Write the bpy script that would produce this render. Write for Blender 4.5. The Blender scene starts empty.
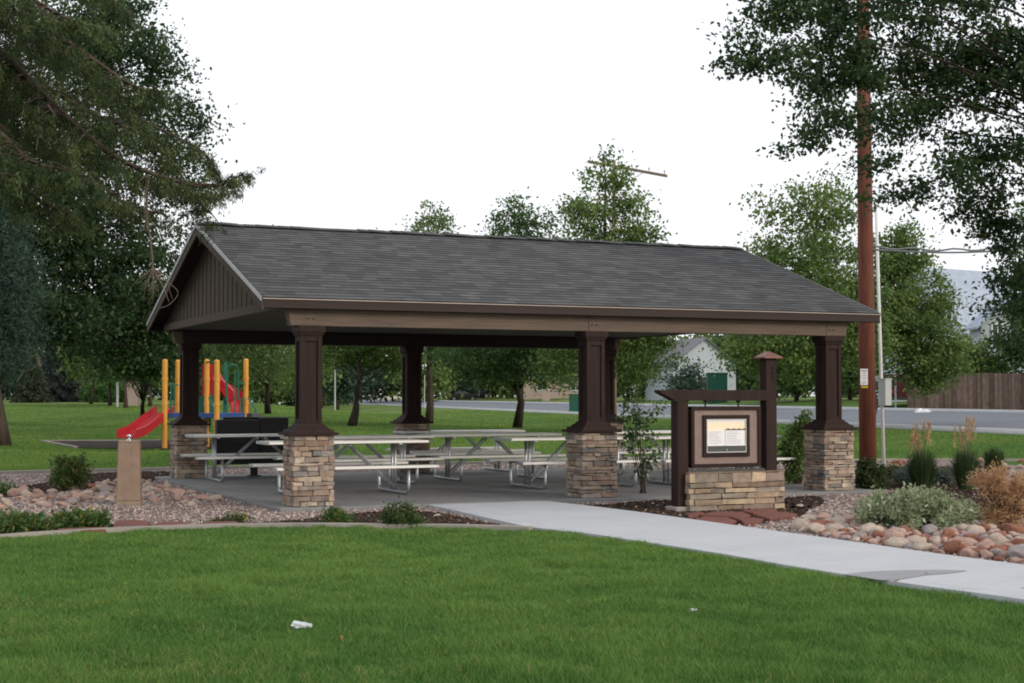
import bpy, math, random
import numpy as np
from mathutils import Vector, Matrix
PI = math.pi
scene = bpy.context.scene
COL = scene.collection
rnd = random.Random(7)
rng = np.random.default_rng(11)

# ------------------------------------------------------------------ camera
FOC = 1517.0
CAM = np.array([-6.13, -21.03, 1.563])
YAW, PITCH = math.radians(23.89), math.radians(2.047)
FW = np.array([math.sin(YAW)*math.cos(PITCH), math.cos(YAW)*math.cos(PITCH), math.sin(PITCH)])
RT = np.array([math.cos(YAW), -math.sin(YAW), 0.0])
UP = np.cross(RT, FW)
FH = np.array([math.sin(YAW), math.cos(YAW), 0.0])
def ray(px, py): return FW + RT*(px-512)/FOC - UP*(py-341.5)/FOC
def dep(px, py, d): return CAM + ray(px, py)*d
def at(px, py, z=-.06):
    r = ray(px, py); return CAM + r*((z-CAM[2])/r[2])
def sst(a, b, x):
    t = np.clip((x-a)/(b-a), 0, 1); return t*t*(3-2*t)
def road_ps(x, y):
    qx, qy = x-CAM[0], y-CAM[1]
    f = qx*FH[0]+qy*FH[1]; r = qx*RT[0]+qy*RT[1]
    return .9755*r+.2199*f, -.2199*r+.9755*f, f
def xy_of(p, s):
    r = .9755*p-.2199*s; f = .2199*p+.9755*s
    return CAM[0]+r*RT[0]+f*FH[0], CAM[1]+r*RT[1]+f*FH[1]
def gz(x, y):
    p, s, f = road_ps(np.asarray(x, float), np.asarray(y, float))
    field = .98*sst(45, 160, f)
    zr = .39*sst(18.5, 27, p) + .44*np.clip((p-27)/11, 0, 1) + .5*sst(41.5, 50, p)
    w = sst(6, 20, p)
    return -.08 + field*(1-w) + zr*w
def G(px, py):
    r = ray(px, py); d = 8.0
    for i in range(4000):
        q = CAM+r*d
        if q[2] <= gz(q[0], q[1]): break
        d *= 1.002
    q[2] = gz(q[0], q[1]); return q
def ground(q): return np.array([q[0], q[1], float(gz(q[0], q[1]))])
def gd(px, d):                      # the ground point below a pixel column at a distance
    return ground(dep(px, 396, d))

cd = bpy.data.cameras.new('camera'); co = bpy.data.objects.new('camera', cd); COL.objects.link(co)
cd.sensor_width = 36; cd.lens = FOC/1024*36; cd.clip_end = 4000; cd.clip_start = .1
co.location = CAM; co.rotation_euler = (PI/2+PITCH, 0, -YAW); scene.camera = co

# ------------------------------------------------------------------ materials
def newmat(name):
    m = bpy.data.materials.new(name); m.use_nodes = True
    nt = m.node_tree; b = nt.nodes['Principled BSDF']
    return m, nt, b
def nd(nt, t, **kw):
    n = nt.nodes.new(t)
    for k, v in kw.items(): setattr(n, k, v)
    return n
def ramp(nt, fac, stops):
    r = nd(nt, 'ShaderNodeValToRGB'); e = r.color_ramp.elements
    while len(e) < len(stops): e.new(.5)
    for i, (p, c) in enumerate(stops): e[i].position = p; e[i].color = (*c, 1)
    nt.links.new(fac, r.inputs[0]); return r.outputs[0]
def noise(nt, scale, detail=6, rough=.6, vec=None, dist=0):
    n = nd(nt, 'ShaderNodeTexNoise'); n.inputs['Scale'].default_value = scale
    n.inputs['Detail'].default_value = detail; n.inputs['Roughness'].default_value = rough
    n.inputs['Distortion'].default_value = dist
    if vec is not None: nt.links.new(vec, n.inputs['Vector'])
    return n.outputs[0]
def coords(nt, scale=(1, 1, 1), kind='Object'):
    t = nd(nt, 'ShaderNodeTexCoord'); m = nd(nt, 'ShaderNodeMapping'); m.inputs['Scale'].default_value = scale
    nt.links.new(t.outputs[kind], m.inputs[0]); return m.outputs[0]
def bump(nt, b, h, strength=.3, dist=.01):
    n = nd(nt, 'ShaderNodeBump'); n.inputs['Strength'].default_value = strength; n.inputs['Distance'].default_value = dist
    nt.links.new(h, n.inputs['Height']); nt.links.new(n.outputs[0], b.inputs['Normal'])
def mixc(nt, fac, a, b, mode='MIX'):
    n = nd(nt, 'ShaderNodeMix', data_type='RGBA', blend_type=mode)
    for sock, v in ((n.inputs[0], fac), (n.inputs[6], a), (n.inputs[7], b)):
        if isinstance(v, (int, float)): sock.default_value = v
        elif isinstance(v, tuple): sock.default_value = (*v, 1)
        else: nt.links.new(v, sock)
    return n.outputs[2]
def plain(name, c1, c2=None, scale=8, rough=.7, metal=0, bmp=.15, stretch=(1, 1, 1), spec=.4):
    m, nt, b = newmat(name)
    c2 = c2 or tuple(x*.75 for x in c1)
    v = coords(nt, stretch); f = noise(nt, scale, 8, .65, v)
    nt.links.new(ramp(nt, f, [(.32, c2), (.68, c1)]), b.inputs['Base Color'])
    b.inputs['Roughness'].default_value = rough; b.inputs['Metallic'].default_value = metal
    b.inputs['Specular IOR Level'].default_value = spec
    if bmp: bump(nt, b, noise(nt, scale*5, 5, .6, v), bmp, .01)
    return m
def attr_mat(name, rough=.8, transl=0.0, spec=.25, bmp=0, bscale=40, gain=1.0, mott=0):
    m, nt, b = newmat(name)
    a = nd(nt, 'ShaderNodeAttribute', attribute_name='Col'); c = a.outputs[0]
    if mott:
        f = noise(nt, mott, 6, .7, coords(nt))
        c = mixc(nt, 1.0, c, ramp(nt, f, [(.3, (.62, .62, .62)), (.7, (1.2, 1.2, 1.2))]), 'MULTIPLY')
    nt.links.new(c, b.inputs['Base Color'])
    b.inputs['Roughness'].default_value = rough; b.inputs['Specular IOR Level'].default_value = spec
    if bmp: bump(nt, b, noise(nt, bscale, 6, .65, coords(nt)), bmp, .02)
    if transl:
        t = nd(nt, 'ShaderNodeBsdfTranslucent'); nt.links.new(c, t.inputs[0])
        x = nd(nt, 'ShaderNodeMixShader'); x.inputs[0].default_value = transl
        out = nt.nodes['Material Output']
        nt.links.new(b.outputs[0], x.inputs[1]); nt.links.new(t.outputs[0], x.inputs[2]); nt.links.new(x.outputs[0], out.inputs[0])
    return m

M = {}
M['leaf'] = attr_mat('leaf', .5, .45, .35)
M['needle'] = attr_mat('needle', .65, .2, .25)
M['blade'] = attr_mat('grass_blade', .6, .3, .2)
M['stone'] = attr_mat('ledge_stone', .9, 0, .2, .5, 30, mott=9)
M['pebble'] = attr_mat('pebble', .85, 0, .3)
M['chip'] = attr_mat('bark_chip', .95, 0, .1)
M['bark'] = plain('bark', (.10, .075, .058), (.035, .027, .022), 6, .95, 0, .9, (1, 1, .18), .1)
M['dark_bark'] = plain('dark_bark', (.055, .042, .034), (.02, .016, .013), 6, .95, 0, .9, (1, 1, .18), .1)
M['brown'] = plain('brown_stained_wood', (.037, .0205, .0170), (.020, .0112, .0098), 3, .65, 0, .2, (6, 6, .5), .14)
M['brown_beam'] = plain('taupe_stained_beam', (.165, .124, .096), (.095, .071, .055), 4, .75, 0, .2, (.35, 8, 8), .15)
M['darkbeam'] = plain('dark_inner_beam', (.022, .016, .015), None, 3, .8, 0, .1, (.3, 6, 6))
M['fascia'] = plain('brown_fascia', (.036, .022, .018), (.024, .015, .0125), 2, .55, 0, .05, (.3, 5, 5), .2)
M['drip'] = plain('pale_drip_edge', (.42, .35, .30), (.33, .27, .23), 2, .45, 0, .02)
M['rake_metal'] = plain('grey_rake_flashing', (.30, .29, .30), (.2, .19, .2), 3, .35, .5, .02)
M['siding'] = plain('brown_batten_siding', (.105, .082, .066), (.070, .054, .044), 5, .8, 0, .12, (6, 6, .5), .15)
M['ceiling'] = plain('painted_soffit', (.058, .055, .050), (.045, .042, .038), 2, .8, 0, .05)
M['galv'] = plain('galvanised_pipe', (.50, .52, .53), (.34, .36, .37), 20, .4, .75, .03)
M['alu'] = plain('weathered_aluminium_plank', (.88, .86, .82), (.76, .745, .71), 6, .5, .0, .05, (.3, 6, 6))
M['concrete'] = None
M['tan'] = plain('tan_cast_concrete', (.30, .215, .155), (.22, .155, .11), 5, .85, 0, .35)
M['chrome'] = plain('chrome', (.8, .8, .82), (.7, .7, .72), 4, .15, 1, 0)
M['black'] = plain('black_enamel', (.012, .012, .013), (.02, .02, .021), 12, .6, 0, .2)
M['signtan'] = plain('tan_stucco_board', (.27, .195, .172), (.22, .158, .138), 12, .85, 0, .2)
M['copper'] = plain('copper_cap', (.22, .105, .08), (.15, .07, .055), 10, .5, .3, .1)
M['paper'] = plain('white_paper', (.80, .80, .80), (.74, .74, .75), 4, .6, 0, 0)
M['peach'] = plain('peach_poster', (.88, .70, .48), (.90, .80, .62), 3, .5, 0, 0)
M['ink'] = plain('grey_ink', (.32, .32, .34), (.25, .25, .27), 8, .8, 0, 0)
M['darkgrey'] = plain('dark_grey_panel', (.06, .065, .062), None, 4, .5, 0, .05)
M['polewood'] = plain('red_brown_pole', (.21, .062, .032), (.085, .028, .018), 4, .75, 0, .6, (7, 7, .25))
M['oldpole'] = plain('grey_brown_pole', (.30, .22, .15), (.18, .13, .09), 4, .9, 0, .4, (6, 6, .3))
M['white'] = plain('white_paint', (.80, .80, .80), (.70, .70, .70), 6, .5, 0, .03)
M['boxgrey'] = plain('grey_meter_box', (.46, .48, .47), (.38, .40, .39), 4, .5, .1, .03)
M['orange'] = plain('orange_powder_coat', (.66, .31, .045), (.56, .25, .035), 3, .45, 0, .02)
M['red'] = plain('red_plastic', (.44, .016, .026), (.36, .013, .021), 3, .4, 0, .02)
M['blue'] = plain('blue_deck', (.025, .08, .25), (.02, .06, .2), 3, .5, 0, .05)
M['green'] = plain('green_playground_metal', (.015, .13, .075), (.012, .1, .06), 3, .5, 0, .03)
M['fence'] = plain('weathered_cedar_fence', (.115, .085, .072), (.06, .045, .04), 5, .9, 0, .4, (4, 4, .4))
M['board'] = attr_mat('cedar_board', .9, 0, .15, .4, 12, mott=3)
M['sidingblue'] = plain('pale_blue_siding', (.55, .60, .66), (.48, .53, .60), 2, .7, 0, .05)
M['sidingwhite'] = plain('white_siding', (.44, .48, .52), (.38, .42, .46), 2, .7, 0, .05)
M['sidingcream'] = plain('cream_siding', (.62, .54, .45), (.54, .47, .39), 2, .7, 0, .05)
M['roofblue'] = plain('blue_grey_roofing', (.36, .41, .49), (.28, .33, .41), 1.5, .6, 0, .1)
M['roofgrey'] = plain('grey_roofing', (.20, .20, .21), (.14, .14, .15), 1.5, .8, 0, .1)
M['glass'] = plain('dark_window_glass', (.03, .04, .05), (.05, .06, .07), 1, .08, 0, 0, spec=.8)
M['trimorange'] = plain('red_brown_trim', (.30, .12, .07), (.22, .09, .05), 4, .7, 0, .05)
M['carblue'] = plain('dark_blue_car_paint', (.015, .022, .05), (.012, .018, .04), 2, .2, .2, 0, spec=.6)
M['cardark'] = plain('charcoal_car_paint', (.03, .033, .036), None, 2, .25, .2, 0, spec=.6)
M['carwhite'] = plain('white_car_paint', (.72, .74, .76), (.68, .70, .72), 2, .25, 0, 0, spec=.6)
M['carmaroon'] = plain('maroon_car_paint', (.10, .012, .022), None, 2, .25, .1, 0, spec=.6)
M['tyre'] = plain('tyre_rubber', (.015, .015, .015), None, 6, .9, 0, .1)
M['rim'] = plain('pale_hubcap', (.6, .6, .6), (.5, .5, .5), 6, .35, .4, 0)
M['taillight'] = plain('red_lens', (.45, .02, .02), None, 3, .2, 0, 0)
M['binplastic'] = plain('dark_green_bin', (.012, .10, .065), (.01, .08, .05), 3, .5, 0, .05)
M['flag'] = plain('red_sandstone', (.20, .072, .052), (.12, .046, .036), 5, .9, 0, .5)
M['cable'] = plain('grey_cable', (.25, .27, .28), None, 6, .6, .2, 0)
M['brick'] = plain('pinkish_masonry', (.42, .33, .29), (.32, .25, .22), 6, .9, 0, .3)
M['cup'] = plain('bluish_white_cup', (.62, .65, .68), (.45, .48, .50), 30, .6, 0, .3)
M['yellow'] = plain('yellow_tag', (.6, .42, .04), None, 4, .6, 0, 0)
M['dryleaf'] = plain('dry_leaf', (.30, .15, .07), (.2, .1, .05), 12, .8, 0, .1)
M['deadtwig'] = plain('bleached_dead_twig', (.17, .13, .10), (.11, .08, .06), 12, .9, 0, .1)

def concrete_mat(name, c1, c2, stain=False):
    m, nt, b = newmat(name); v = coords(nt)
    f = noise(nt, 1.3, 9, .7, v); c = ramp(nt, f, [(.3, c2), (.7, c1)])
    g = noise(nt, 60, 3, .6, v)
    c = mixc(nt, 1.0, c, ramp(nt, g, [(.25, (.88, .88, .88)), (.75, (1.06, 1.06, 1.06))]), 'MULTIPLY')
    s = noise(nt, .7, 5, .75, coords(nt, (1, .6, 1)), 1.2)
    c = mixc(nt, 1.0, c, ramp(nt, s, [(.28, (.78, .78, .79)), (.46, (1, 1, 1))]), 'MULTIPLY')
    nt.links.new(c, b.inputs['Base Color']); b.inputs['Roughness'].default_value = .85
    b.inputs['Specular IOR Level'].default_value = .3
    bump(nt, b, g, .15, .004); return m
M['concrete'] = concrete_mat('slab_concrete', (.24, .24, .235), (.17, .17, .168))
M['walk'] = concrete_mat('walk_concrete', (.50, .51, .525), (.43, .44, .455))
M['greyer'] = concrete_mat('grey_patch_concrete', (.31, .315, .325), (.26, .265, .275))
M['curb'] = concrete_mat('curb_concrete', (.36, .33, .29), (.26, .24, .21))
M['kerb'] = concrete_mat('street_kerb_concrete', (.58, .58, .58), (.50, .50, .51))

def asphalt():
    m, nt, b = newmat('asphalt'); v = coords(nt)
    f = noise(nt, .25, 8, .65, v); c = ramp(nt, f, [(.3, (.105, .116, .138)), (.7, (.138, .150, .172))])
    c = mixc(nt, 1.0, c, ramp(nt, noise(nt, 9, 5, .7, v), [(.3, (.88, .88, .88)), (.7, (1.08, 1.08, 1.08))]), 'MULTIPLY')
    nt.links.new(c, b.inputs['Base Color']); b.inputs['Roughness'].default_value = .75
    bump(nt, b, noise(nt, 30, 3, .6, v), .2, .01); return m
M['asphalt'] = asphalt()
def lawn_mat():
    m, nt, b = newmat('lawn_turf'); v = coords(nt)
    f = noise(nt, .09, 6, .6, v)
    c = ramp(nt, f, [(.3, (.058, .132, .027)), (.5, (.080, .162, .034)), (.72, (.130, .185, .048))])
    g = noise(nt, 5, 7, .75, coords(nt, (1.0, 1.0, 1)))
    c = mixc(nt, 1.0, c, ramp(nt, g, [(.28, (.48, .54, .46)), (.52, (1, 1, 1)), (.78, (1.5, 1.38, 1.3))]), 'MULTIPLY')
    h = noise(nt, .7, 4, .6, v)
    c = mixc(nt, 1.0, c, ramp(nt, h, [(.3, (.74, .80, .72)), (.7, (1.2, 1.12, 1.14))]), 'MULTIPLY')
    # drier yellowish turf over the far end of the park
    s = nd(nt, 'ShaderNodeSeparateXYZ'); nt.links.new(v, s.inputs[0])
    mr = nd(nt, 'ShaderNodeMapRange'); mr.inputs[1].default_value = 60; mr.inputs[2].default_value = 130
    nt.links.new(s.outputs[1], mr.inputs[0])
    c = mixc(nt, mr.outputs[0], c, mixc(nt, 1.0, c, (1.5, 1.12, 1.35), 'MULTIPLY'))
    nt.links.new(c, b.inputs['Base Color']); b.inputs['Roughness'].default_value = .9
    b.inputs['Specular IOR Level'].default_value = .1
    bump(nt, b, noise(nt, 22, 5, .7, v), .9, .05); return m
M['lawn'] = lawn_mat()
def speckle(name, stops, scale, bmp):
    m, nt, b = newmat(name); v = coords(nt)
    w = nd(nt, 'ShaderNodeTexVoronoi'); w.inputs['Scale'].default_value = scale; nt.links.new(v, w.inputs['Vector'])
    s = nd(nt, 'ShaderNodeSeparateColor'); nt.links.new(w.outputs['Color'], s.inputs[0])
    c = ramp(nt, s.outputs[0], stops)
    c = mixc(nt, 1.0, c, ramp(nt, noise(nt, 1.1, 6, .7, v), [(.3, (.7, .7, .7)), (.7, (1.15, 1.15, 1.15))]), 'MULTIPLY')
    nt.links.new(c, b.inputs['Base Color']); b.inputs['Roughness'].default_value = .95; b.inputs['Specular IOR Level'].default_value = .15
    bump(nt, b, w.outputs['Distance'], bmp, .03); return m
GRAVEL = [(.34, .26, .23), (.26, .20, .18), (.40, .32, .29), (.22, .18, .17), (.30, .20, .17), (.46, .40, .36), (.17, .15, .145)]
M['gravel'] = speckle('pink_gravel', [(.0, (.19, .15, .14)), (.3, (.29, .225, .20)), (.6, (.36, .28, .25)), (.85, (.24, .19, .175)), (1, (.42, .36, .32))], 34, .9)
M['mulch'] = speckle('bark_mulch', [(.0, (.028, .018, .014)), (.5, (.05, .033, .026)), (1, (.085, .058, .046))], 40, .9)
M['woodchip'] = speckle('playground_chips', [(.0, (.03, .024, .02)), (.5, (.05, .04, .034)), (1, (.075, .06, .052))], 14, .9)

def shingle_mat():
    m, nt, b = newmat('asphalt_shingles')
    uv = nd(nt, 'ShaderNodeUVMap'); uv.uv_map = 'UVMap'
    br = nd(nt, 'ShaderNodeTexBrick'); br.offset = .37; br.offset_frequency = 3; br.squash = 1.35; br.squash_frequency = 2
    for k, v in (('Scale', 1), ('Brick Width', .22), ('Row Height', 1), ('Mortar Size', .006), ('Mortar Smooth', .3), ('Bias', 0)):
        br.inputs[k].default_value = v
    br.inputs['Color1'].default_value = (.088, .091, .093, 1); br.inputs['Color2'].default_value = (.039, .0405, .042, 1); br.inputs['Mortar'].default_value = (.045, .045, .045, 1)
    nt.links.new(uv.outputs[0], br.inputs['Vector'])
    v = coords(nt)
    c = mixc(nt, 1.0, br.outputs[0], ramp(nt, noise(nt, .9, 5, .65, v), [(.3, (.88, .86, .84)), (.7, (1.1, 1.1, 1.12))]), 'MULTIPLY')
    c = mixc(nt, 1.0, c, ramp(nt, noise(nt, 90, 3, .6, v), [(.3, (.75, .75, .75)), (.7, (1.25, 1.25, 1.25))]), 'MULTIPLY')
    nt.links.new(c, b.inputs['Base Color']); b.inputs['Roughness'].default_value = .85; b.inputs['Specular IOR Level'].default_value = .35
    bump(nt, b, noise(nt, 120, 2, .6, v), .3, .004); return m
M['shingle'] = shingle_mat()
M['ridge'] = plain('ridge_shingle', (.075, .075, .074), (.044, .044, .043), 9, .85, 0, .3)

# ------------------------------------------------------------------ mesh helpers
class MB:
    def __init__(s): s.v = []; s.f = []; s.c = []; s.n = 0
    def add(s, v, f, c=None):
        v = np.asarray(v, float); s.v.append(v)
        s.f += [tuple(i+s.n for i in q) for q in f]; s.n += len(v)
        s.c.append(np.tile(np.asarray(c if c is not None else (1, 1, 1), float), (len(v), 1)))
    def box(s, c, size, rz=0, col=None, jit=0, top=1.0):
        x, y, z = [k/2 for k in size]; t = top
        v = np.array([(-x, -y, -z), (x, -y, -z), (x, y, -z), (-x, y, -z), (-x*t, -y*t, z), (x*t, -y*t, z), (x*t, y*t, z), (-x*t, y*t, z)])
        if jit: v += rng.uniform(-jit, jit, v.shape)
        cs, sn = math.cos(rz), math.sin(rz)
        v = v@np.array([[cs, sn, 0], [-sn, cs, 0], [0, 0, 1]]) + np.asarray(c, float)
        s.add(v, [(0, 3, 2, 1), (4, 5, 6, 7), (0, 1, 5, 4), (1, 2, 6, 5), (2, 3, 7, 6), (3, 0, 4, 7)], col)
    def tube(s, pts, r, n=8, cap=True, col=None):
        pts = [np.asarray(p, float) for p in pts]; k = len(pts)
        rs = r if isinstance(r, (list, tuple, np.ndarray)) else [r]*k
        V = []
        for i, p in enumerate(pts):
            t = pts[min(i+1, k-1)]-pts[max(i-1, 0)]; t = t/(np.linalg.norm(t)+1e-9)
            a = np.cross(t, (0, 0, 1.)) if abs(t[2]) < .95 else np.cross(t, (1., 0, 0))
            a /= np.linalg.norm(a); b = np.cross(t, a)
            for j in range(n):
                w = 2*PI*j/n; V.append(p+(a*math.cos(w)+b*math.sin(w))*rs[i])
        F = []
        for i in range(k-1):
            for j in range(n):
                F.append((i*n+j, i*n+(j+1) % n, (i+1)*n+(j+1) % n, (i+1)*n+j))
        if cap: F += [tuple(range(n)), tuple(range((k-1)*n, k*n))[::-1]]
        s.add(V, F, col)
    def prism(s, poly, z0, z1, col=None):
        n = len(poly); z0 = z0 if hasattr(z0, '__len__') else [z0]*n; z1 = z1 if hasattr(z1, '__len__') else [z1]*n
        V = [(p[0], p[1], z0[i]) for i, p in enumerate(poly)]+[(p[0], p[1], z1[i]) for i, p in enumerate(poly)]
        F = [tuple(range(n))[::-1], tuple(range(n, 2*n))]+[(i, (i+1) % n, n+(i+1) % n, n+i) for i in range(n)]
        s.add(V, F, col)
    def extr(s, poly3, d, col=None):            # planar polygon pushed along d
        n = len(poly3); P = np.asarray(poly3, float)
        s.add(np.vstack([P, P+np.asarray(d, float)]), [tuple(range(n)), tuple(range(n, 2*n))[::-1]]+[(i, n+i, n+(i+1) % n, (i+1) % n) for i in range(n)], col)
    def lathe(s, c, prof, n=16, col=None):
        V = []; F = []
        for r, z in prof:
            for j in range(n): V.append((c[0]+r*math.cos(2*PI*j/n), c[1]+r*math.sin(2*PI*j/n), c[2]+z))
        for i in range(len(prof)-1):
            for j in range(n): F.append((i*n+j, i*n+(j+1) % n, (i+1)*n+(j+1) % n, (i+1)*n+j))
        F += [tuple(range(n))[::-1], tuple(range((len(prof)-1)*n, len(prof)*n))]
        s.add(V, F, col)
    def build(s, name, mat, parent=None, off=None, bevel=0, smooth=False):
        V = np.vstack(s.v)
        if off is not None: V = V-np.asarray(off, float)
        me = bpy.data.meshes.new(name); me.from_pydata(V.tolist(), [], s.f); me.update()
        C = np.vstack(s.c)
        if (C != 1).any():
            a = me.color_attributes.new('Col', 'FLOAT_COLOR', 'POINT')
            a.data.foreach_set('color', np.hstack([C, np.ones((len(C), 1))]).ravel().astype(np.float32))
        me.materials.append(M[mat])
        import bmesh
        bm = bmesh.new(); bm.from_mesh(me); bmesh.ops.recalc_face_normals(bm, faces=bm.faces); bm.to_mesh(me); bm.free()
        if smooth:
            me.polygons.foreach_set('use_smooth', [True]*len(me.polygons))
        o = bpy.data.objects.new(name, me); COL.objects.link(o)
        if parent is not None: o.parent = parent
        if bevel:
            bv = o.modifiers.new('bevel', 'BEVEL'); bv.width = bevel; bv.segments = 2; bv.limit_method = 'ANGLE'
        return o
def npmesh(name, V, F, mat, C=None, parent=None, off=None, smooth=False):
    """V (n,3), F (m,k) all faces the same size"""
    V = np.asarray(V, np.float32)
    if off is not None: V = V-np.asarray(off, np.float32)
    F = np.asarray(F, np.int32); me = bpy.data.meshes.new(name); k = F.shape[1]
    me.vertices.add(len(V)); me.vertices.foreach_set('co', V.ravel())
    me.loops.add(F.size); me.loops.foreach_set('vertex_index', F.ravel())
    me.polygons.add(len(F)); me.polygons.foreach_set('loop_start', np.arange(0, F.size, k, dtype=np.int32))
    if smooth: me.polygons.foreach_set('use_smooth', np.ones(len(F), bool))
    me.update(calc_edges=True)
    if C is not None:
        a = me.color_attributes.new('Col', 'FLOAT_COLOR', 'POINT')
        a.data.foreach_set('color', np.hstack([C, np.ones((len(C), 1))]).ravel().astype(np.float32))
    me.materials.append(M[mat])
    o = bpy.data.objects.new(name, me); COL.objects.link(o)
    if parent is not None: o.parent = parent
    return o
def tag(o, label=None, cat=None, group=None, kind=None):
    if label: o['label'] = label
    if cat: o['category'] = cat
    if group: o['group'] = group
    if kind: o['kind'] = kind
    return o
def thing(name, loc, label, cat, group=None, rz=0):
    o = bpy.data.objects.new(name, None); COL.objects.link(o); o.empty_display_size = .2
    o.location = tuple(float(k) for k in loc); o.rotation_euler = (0, 0, rz)
    return tag(o, label, cat, group)
def copy_tree(o, parent=None):
    c = o.copy(); COL.objects.link(c)
    if parent is not None: c.parent = parent
    for ch in list(o.children): copy_tree(ch, c)
    return c
def inside(poly, x, y):
    poly = np.asarray(poly, float); r = np.zeros(np.shape(x), bool); n = len(poly); j = n-1
    for i in range(n):
        xi, yi = poly[i, :2]; xj, yj = poly[j, :2]
        r ^= ((yi > y) != (yj > y)) & (x < (xj-xi)*(y-yi)/(yj-yi+1e-12)+xi); j = i
    return r
def smoothline(pts, n=8):
    P = [np.asarray(p, float) for p in pts]; out = []
    for i in range(len(P)-1):
        a, b, c, d = P[max(i-1, 0)], P[i], P[i+1], P[min(i+2, len(P)-1)]
        for k in range(n):
            t = k/n; out.append(.5*((2*b)+(c-a)*t+(2*a-5*b+4*c-d)*t*t+(3*b-a-3*c+d)*t**3))
    out.append(P[-1]); return out
def strip(mb, line, w, z0, z1):
    L = [np.asarray(p[:2], float) for p in line]; n = len(L); V = []; F = []
    for i in range(n):
        t = L[min(i+1, n-1)]-L[max(i-1, 0)]; t /= np.linalg.norm(t); q = np.array([-t[1], t[0]])*w/2
        V += [(*(L[i]+q), z0), (*(L[i]+q), z1), (*(L[i]-q), z1), (*(L[i]-q), z0)]
    for i in range(n-1):
        for j in range(4): F.append((4*i+j, 4*i+(j+1) % 4, 4*i+4+(j+1) % 4, 4*i+4+j))
    F += [(0, 1, 2, 3), (4*n-1, 4*n-2, 4*n-3, 4*n-4)]
    mb.add(V, F)

# ------------------------------------------------------------------ terrain, street
ps = np.array([-700, -400, -250, -160, -110, -80, -60, -45, -34, -26, -20, -15, -11, -8, -5, -2, 1, 4, 6, 8, 10, 12, 14, 16, 18, 20, 22, 24, 26, 26.9, 27.05, 28, 31, 34, 37, 37.95, 38.1, 39.5, 40.4, 41.5, 43.5, 45.5, 47, 52, 60, 70, 80, 100, 140, 220, 400, 800], float)
ss = np.array(list(range(-60, 0, 10))+list(range(0, 200, 5))+[200, 215, 235, 260, 300, 360, 450, 600, 900, 1500], float)
def sheet(name, pv, sv, mat, dz, kind='structure', sub=None):
    P, S = np.meshgrid(pv, sv, indexing='ij'); X, Y = xy_of(P, S)
    Z = gz(X, Y)+dz
    V = np.stack([X, Y, Z], -1).reshape(-1, 3); m = len(sv)
    i, j = np.meshgrid(np.arange(len(pv)-1), np.arange(m-1), indexing='ij'); a = (i*m+j).ravel()
    F = np.stack([a, a+m, a+m+1, a+1], 1)
    o = npmesh(name, V, F, mat, smooth=True); o['kind'] = kind; return o
sheet('lawn', ps, ss, 'lawn', 0)
sr = ss[(ss >= -60) & (ss <= 600)]
sheet('road', np.array([27.05, 28, 31, 34, 37, 37.95]), sr, 'asphalt', .008)
sheet('sidewalk', np.array([38.1, 39.5, 40.4]), sr, 'kerb', .012)
def kerb(pv, name):
    S = sr; V = []; F = []
    for s in S:
        for p, dz in ((pv-.14, -.1), (pv-.14, .16), (pv+.12, .16), (pv+.12, -.1)):
            x, y = xy_of(p, s); V.append((x, y, float(gz(x, y))+dz))
    for i in range(len(S)-1):
        for j in range(4): F.append((4*i+j, 4*i+(j+1) % 4, 4*i+4+(j+1) % 4, 4*i+4+j))
    o = npmesh(name, V, F, 'kerb'); o['kind'] = 'structure'
kerb(26.95, 'kerb'); kerb(38.03, 'kerb')

# ------------------------------------------------------------------ garden beds, slab, walkway
Zb = -.06
front = [(-14, -7.2), (-9, -4.9), tuple(at(-120, 552)[:2]), tuple(at(0, 540.5)[:2]), tuple(at(70, 535.5)[:2]), tuple(at(150, 531.5)[:2]), tuple(at(230, 529)[:2]), tuple(at(310, 528.3)[:2]), tuple(at(400, 529)[:2]), tuple(at(470, 530)[:2]), tuple(at(531, 532)[:2])]
front = [p[:2] for p in smoothline([np.array(p) for p in front], 6)]
back = [(26, 4.6), (19.9, 8.2), (17.2, 9.4), (12, 11.0), (6, 12.2), (.2, 12.05), (-3.1, 11.7), (-9, 10.6), (-14, 9.4)]
back = [p[:2] for p in smoothline([np.array(p) for p in back], 6)]
wl = [at(531, 531), at(585, 537), at(640, 545.5), at(720, 558), at(800, 572.5), at(900, 588), at(1024, 605.5), at(1180, 628)]
wr = [at(1200, 589), at(1024, 569.5), at(930, 557), at(830, 542.5), at(760, 532.5), at(700, 524), at(640, 515.5), at(585, 508.5), at(528, 502)]
wl0 = [at(405, 503.5), at(440, 510.5), at(490, 522)]
walk = [tuple(p[:2]) for p in smoothline(wl0+wl, 4)]+[tuple(p[:2]) for p in smoothline(wr, 4)]
bed = front+[tuple(p[:2]) for p in wl]+[(30, -17)]+back
def flat(name, poly, z, mat, kind='structure', th=0.0):
    mb = MB()
    if th: mb.prism(poly, z-th, z)
    else: mb.add([(p[0], p[1], z) for p in poly], [tuple(range(len(poly)))])
    o = mb.build(name, mat); o['kind'] = kind; return o
flat('gravel_bed', bed, Zb, 'gravel')
L1, LW, WD = 4.535, 8.965, 8.1
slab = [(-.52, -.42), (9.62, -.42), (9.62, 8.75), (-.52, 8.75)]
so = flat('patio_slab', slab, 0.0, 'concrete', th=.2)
bv = so.modifiers.new('b', 'BEVEL'); bv.width = .015; bv.segments = 2
flat('walkway', walk, -.012, 'walk', th=.12)
# the grey patch is a thin sheet in darker grey on the walk
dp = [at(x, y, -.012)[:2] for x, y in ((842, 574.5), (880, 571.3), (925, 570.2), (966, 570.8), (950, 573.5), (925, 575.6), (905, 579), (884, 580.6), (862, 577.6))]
flat('grey_patch', [tuple(p[:2]) for p in smoothline(dp+[dp[0]], 4)][:-1], -.012+.004, 'greyer')

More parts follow.
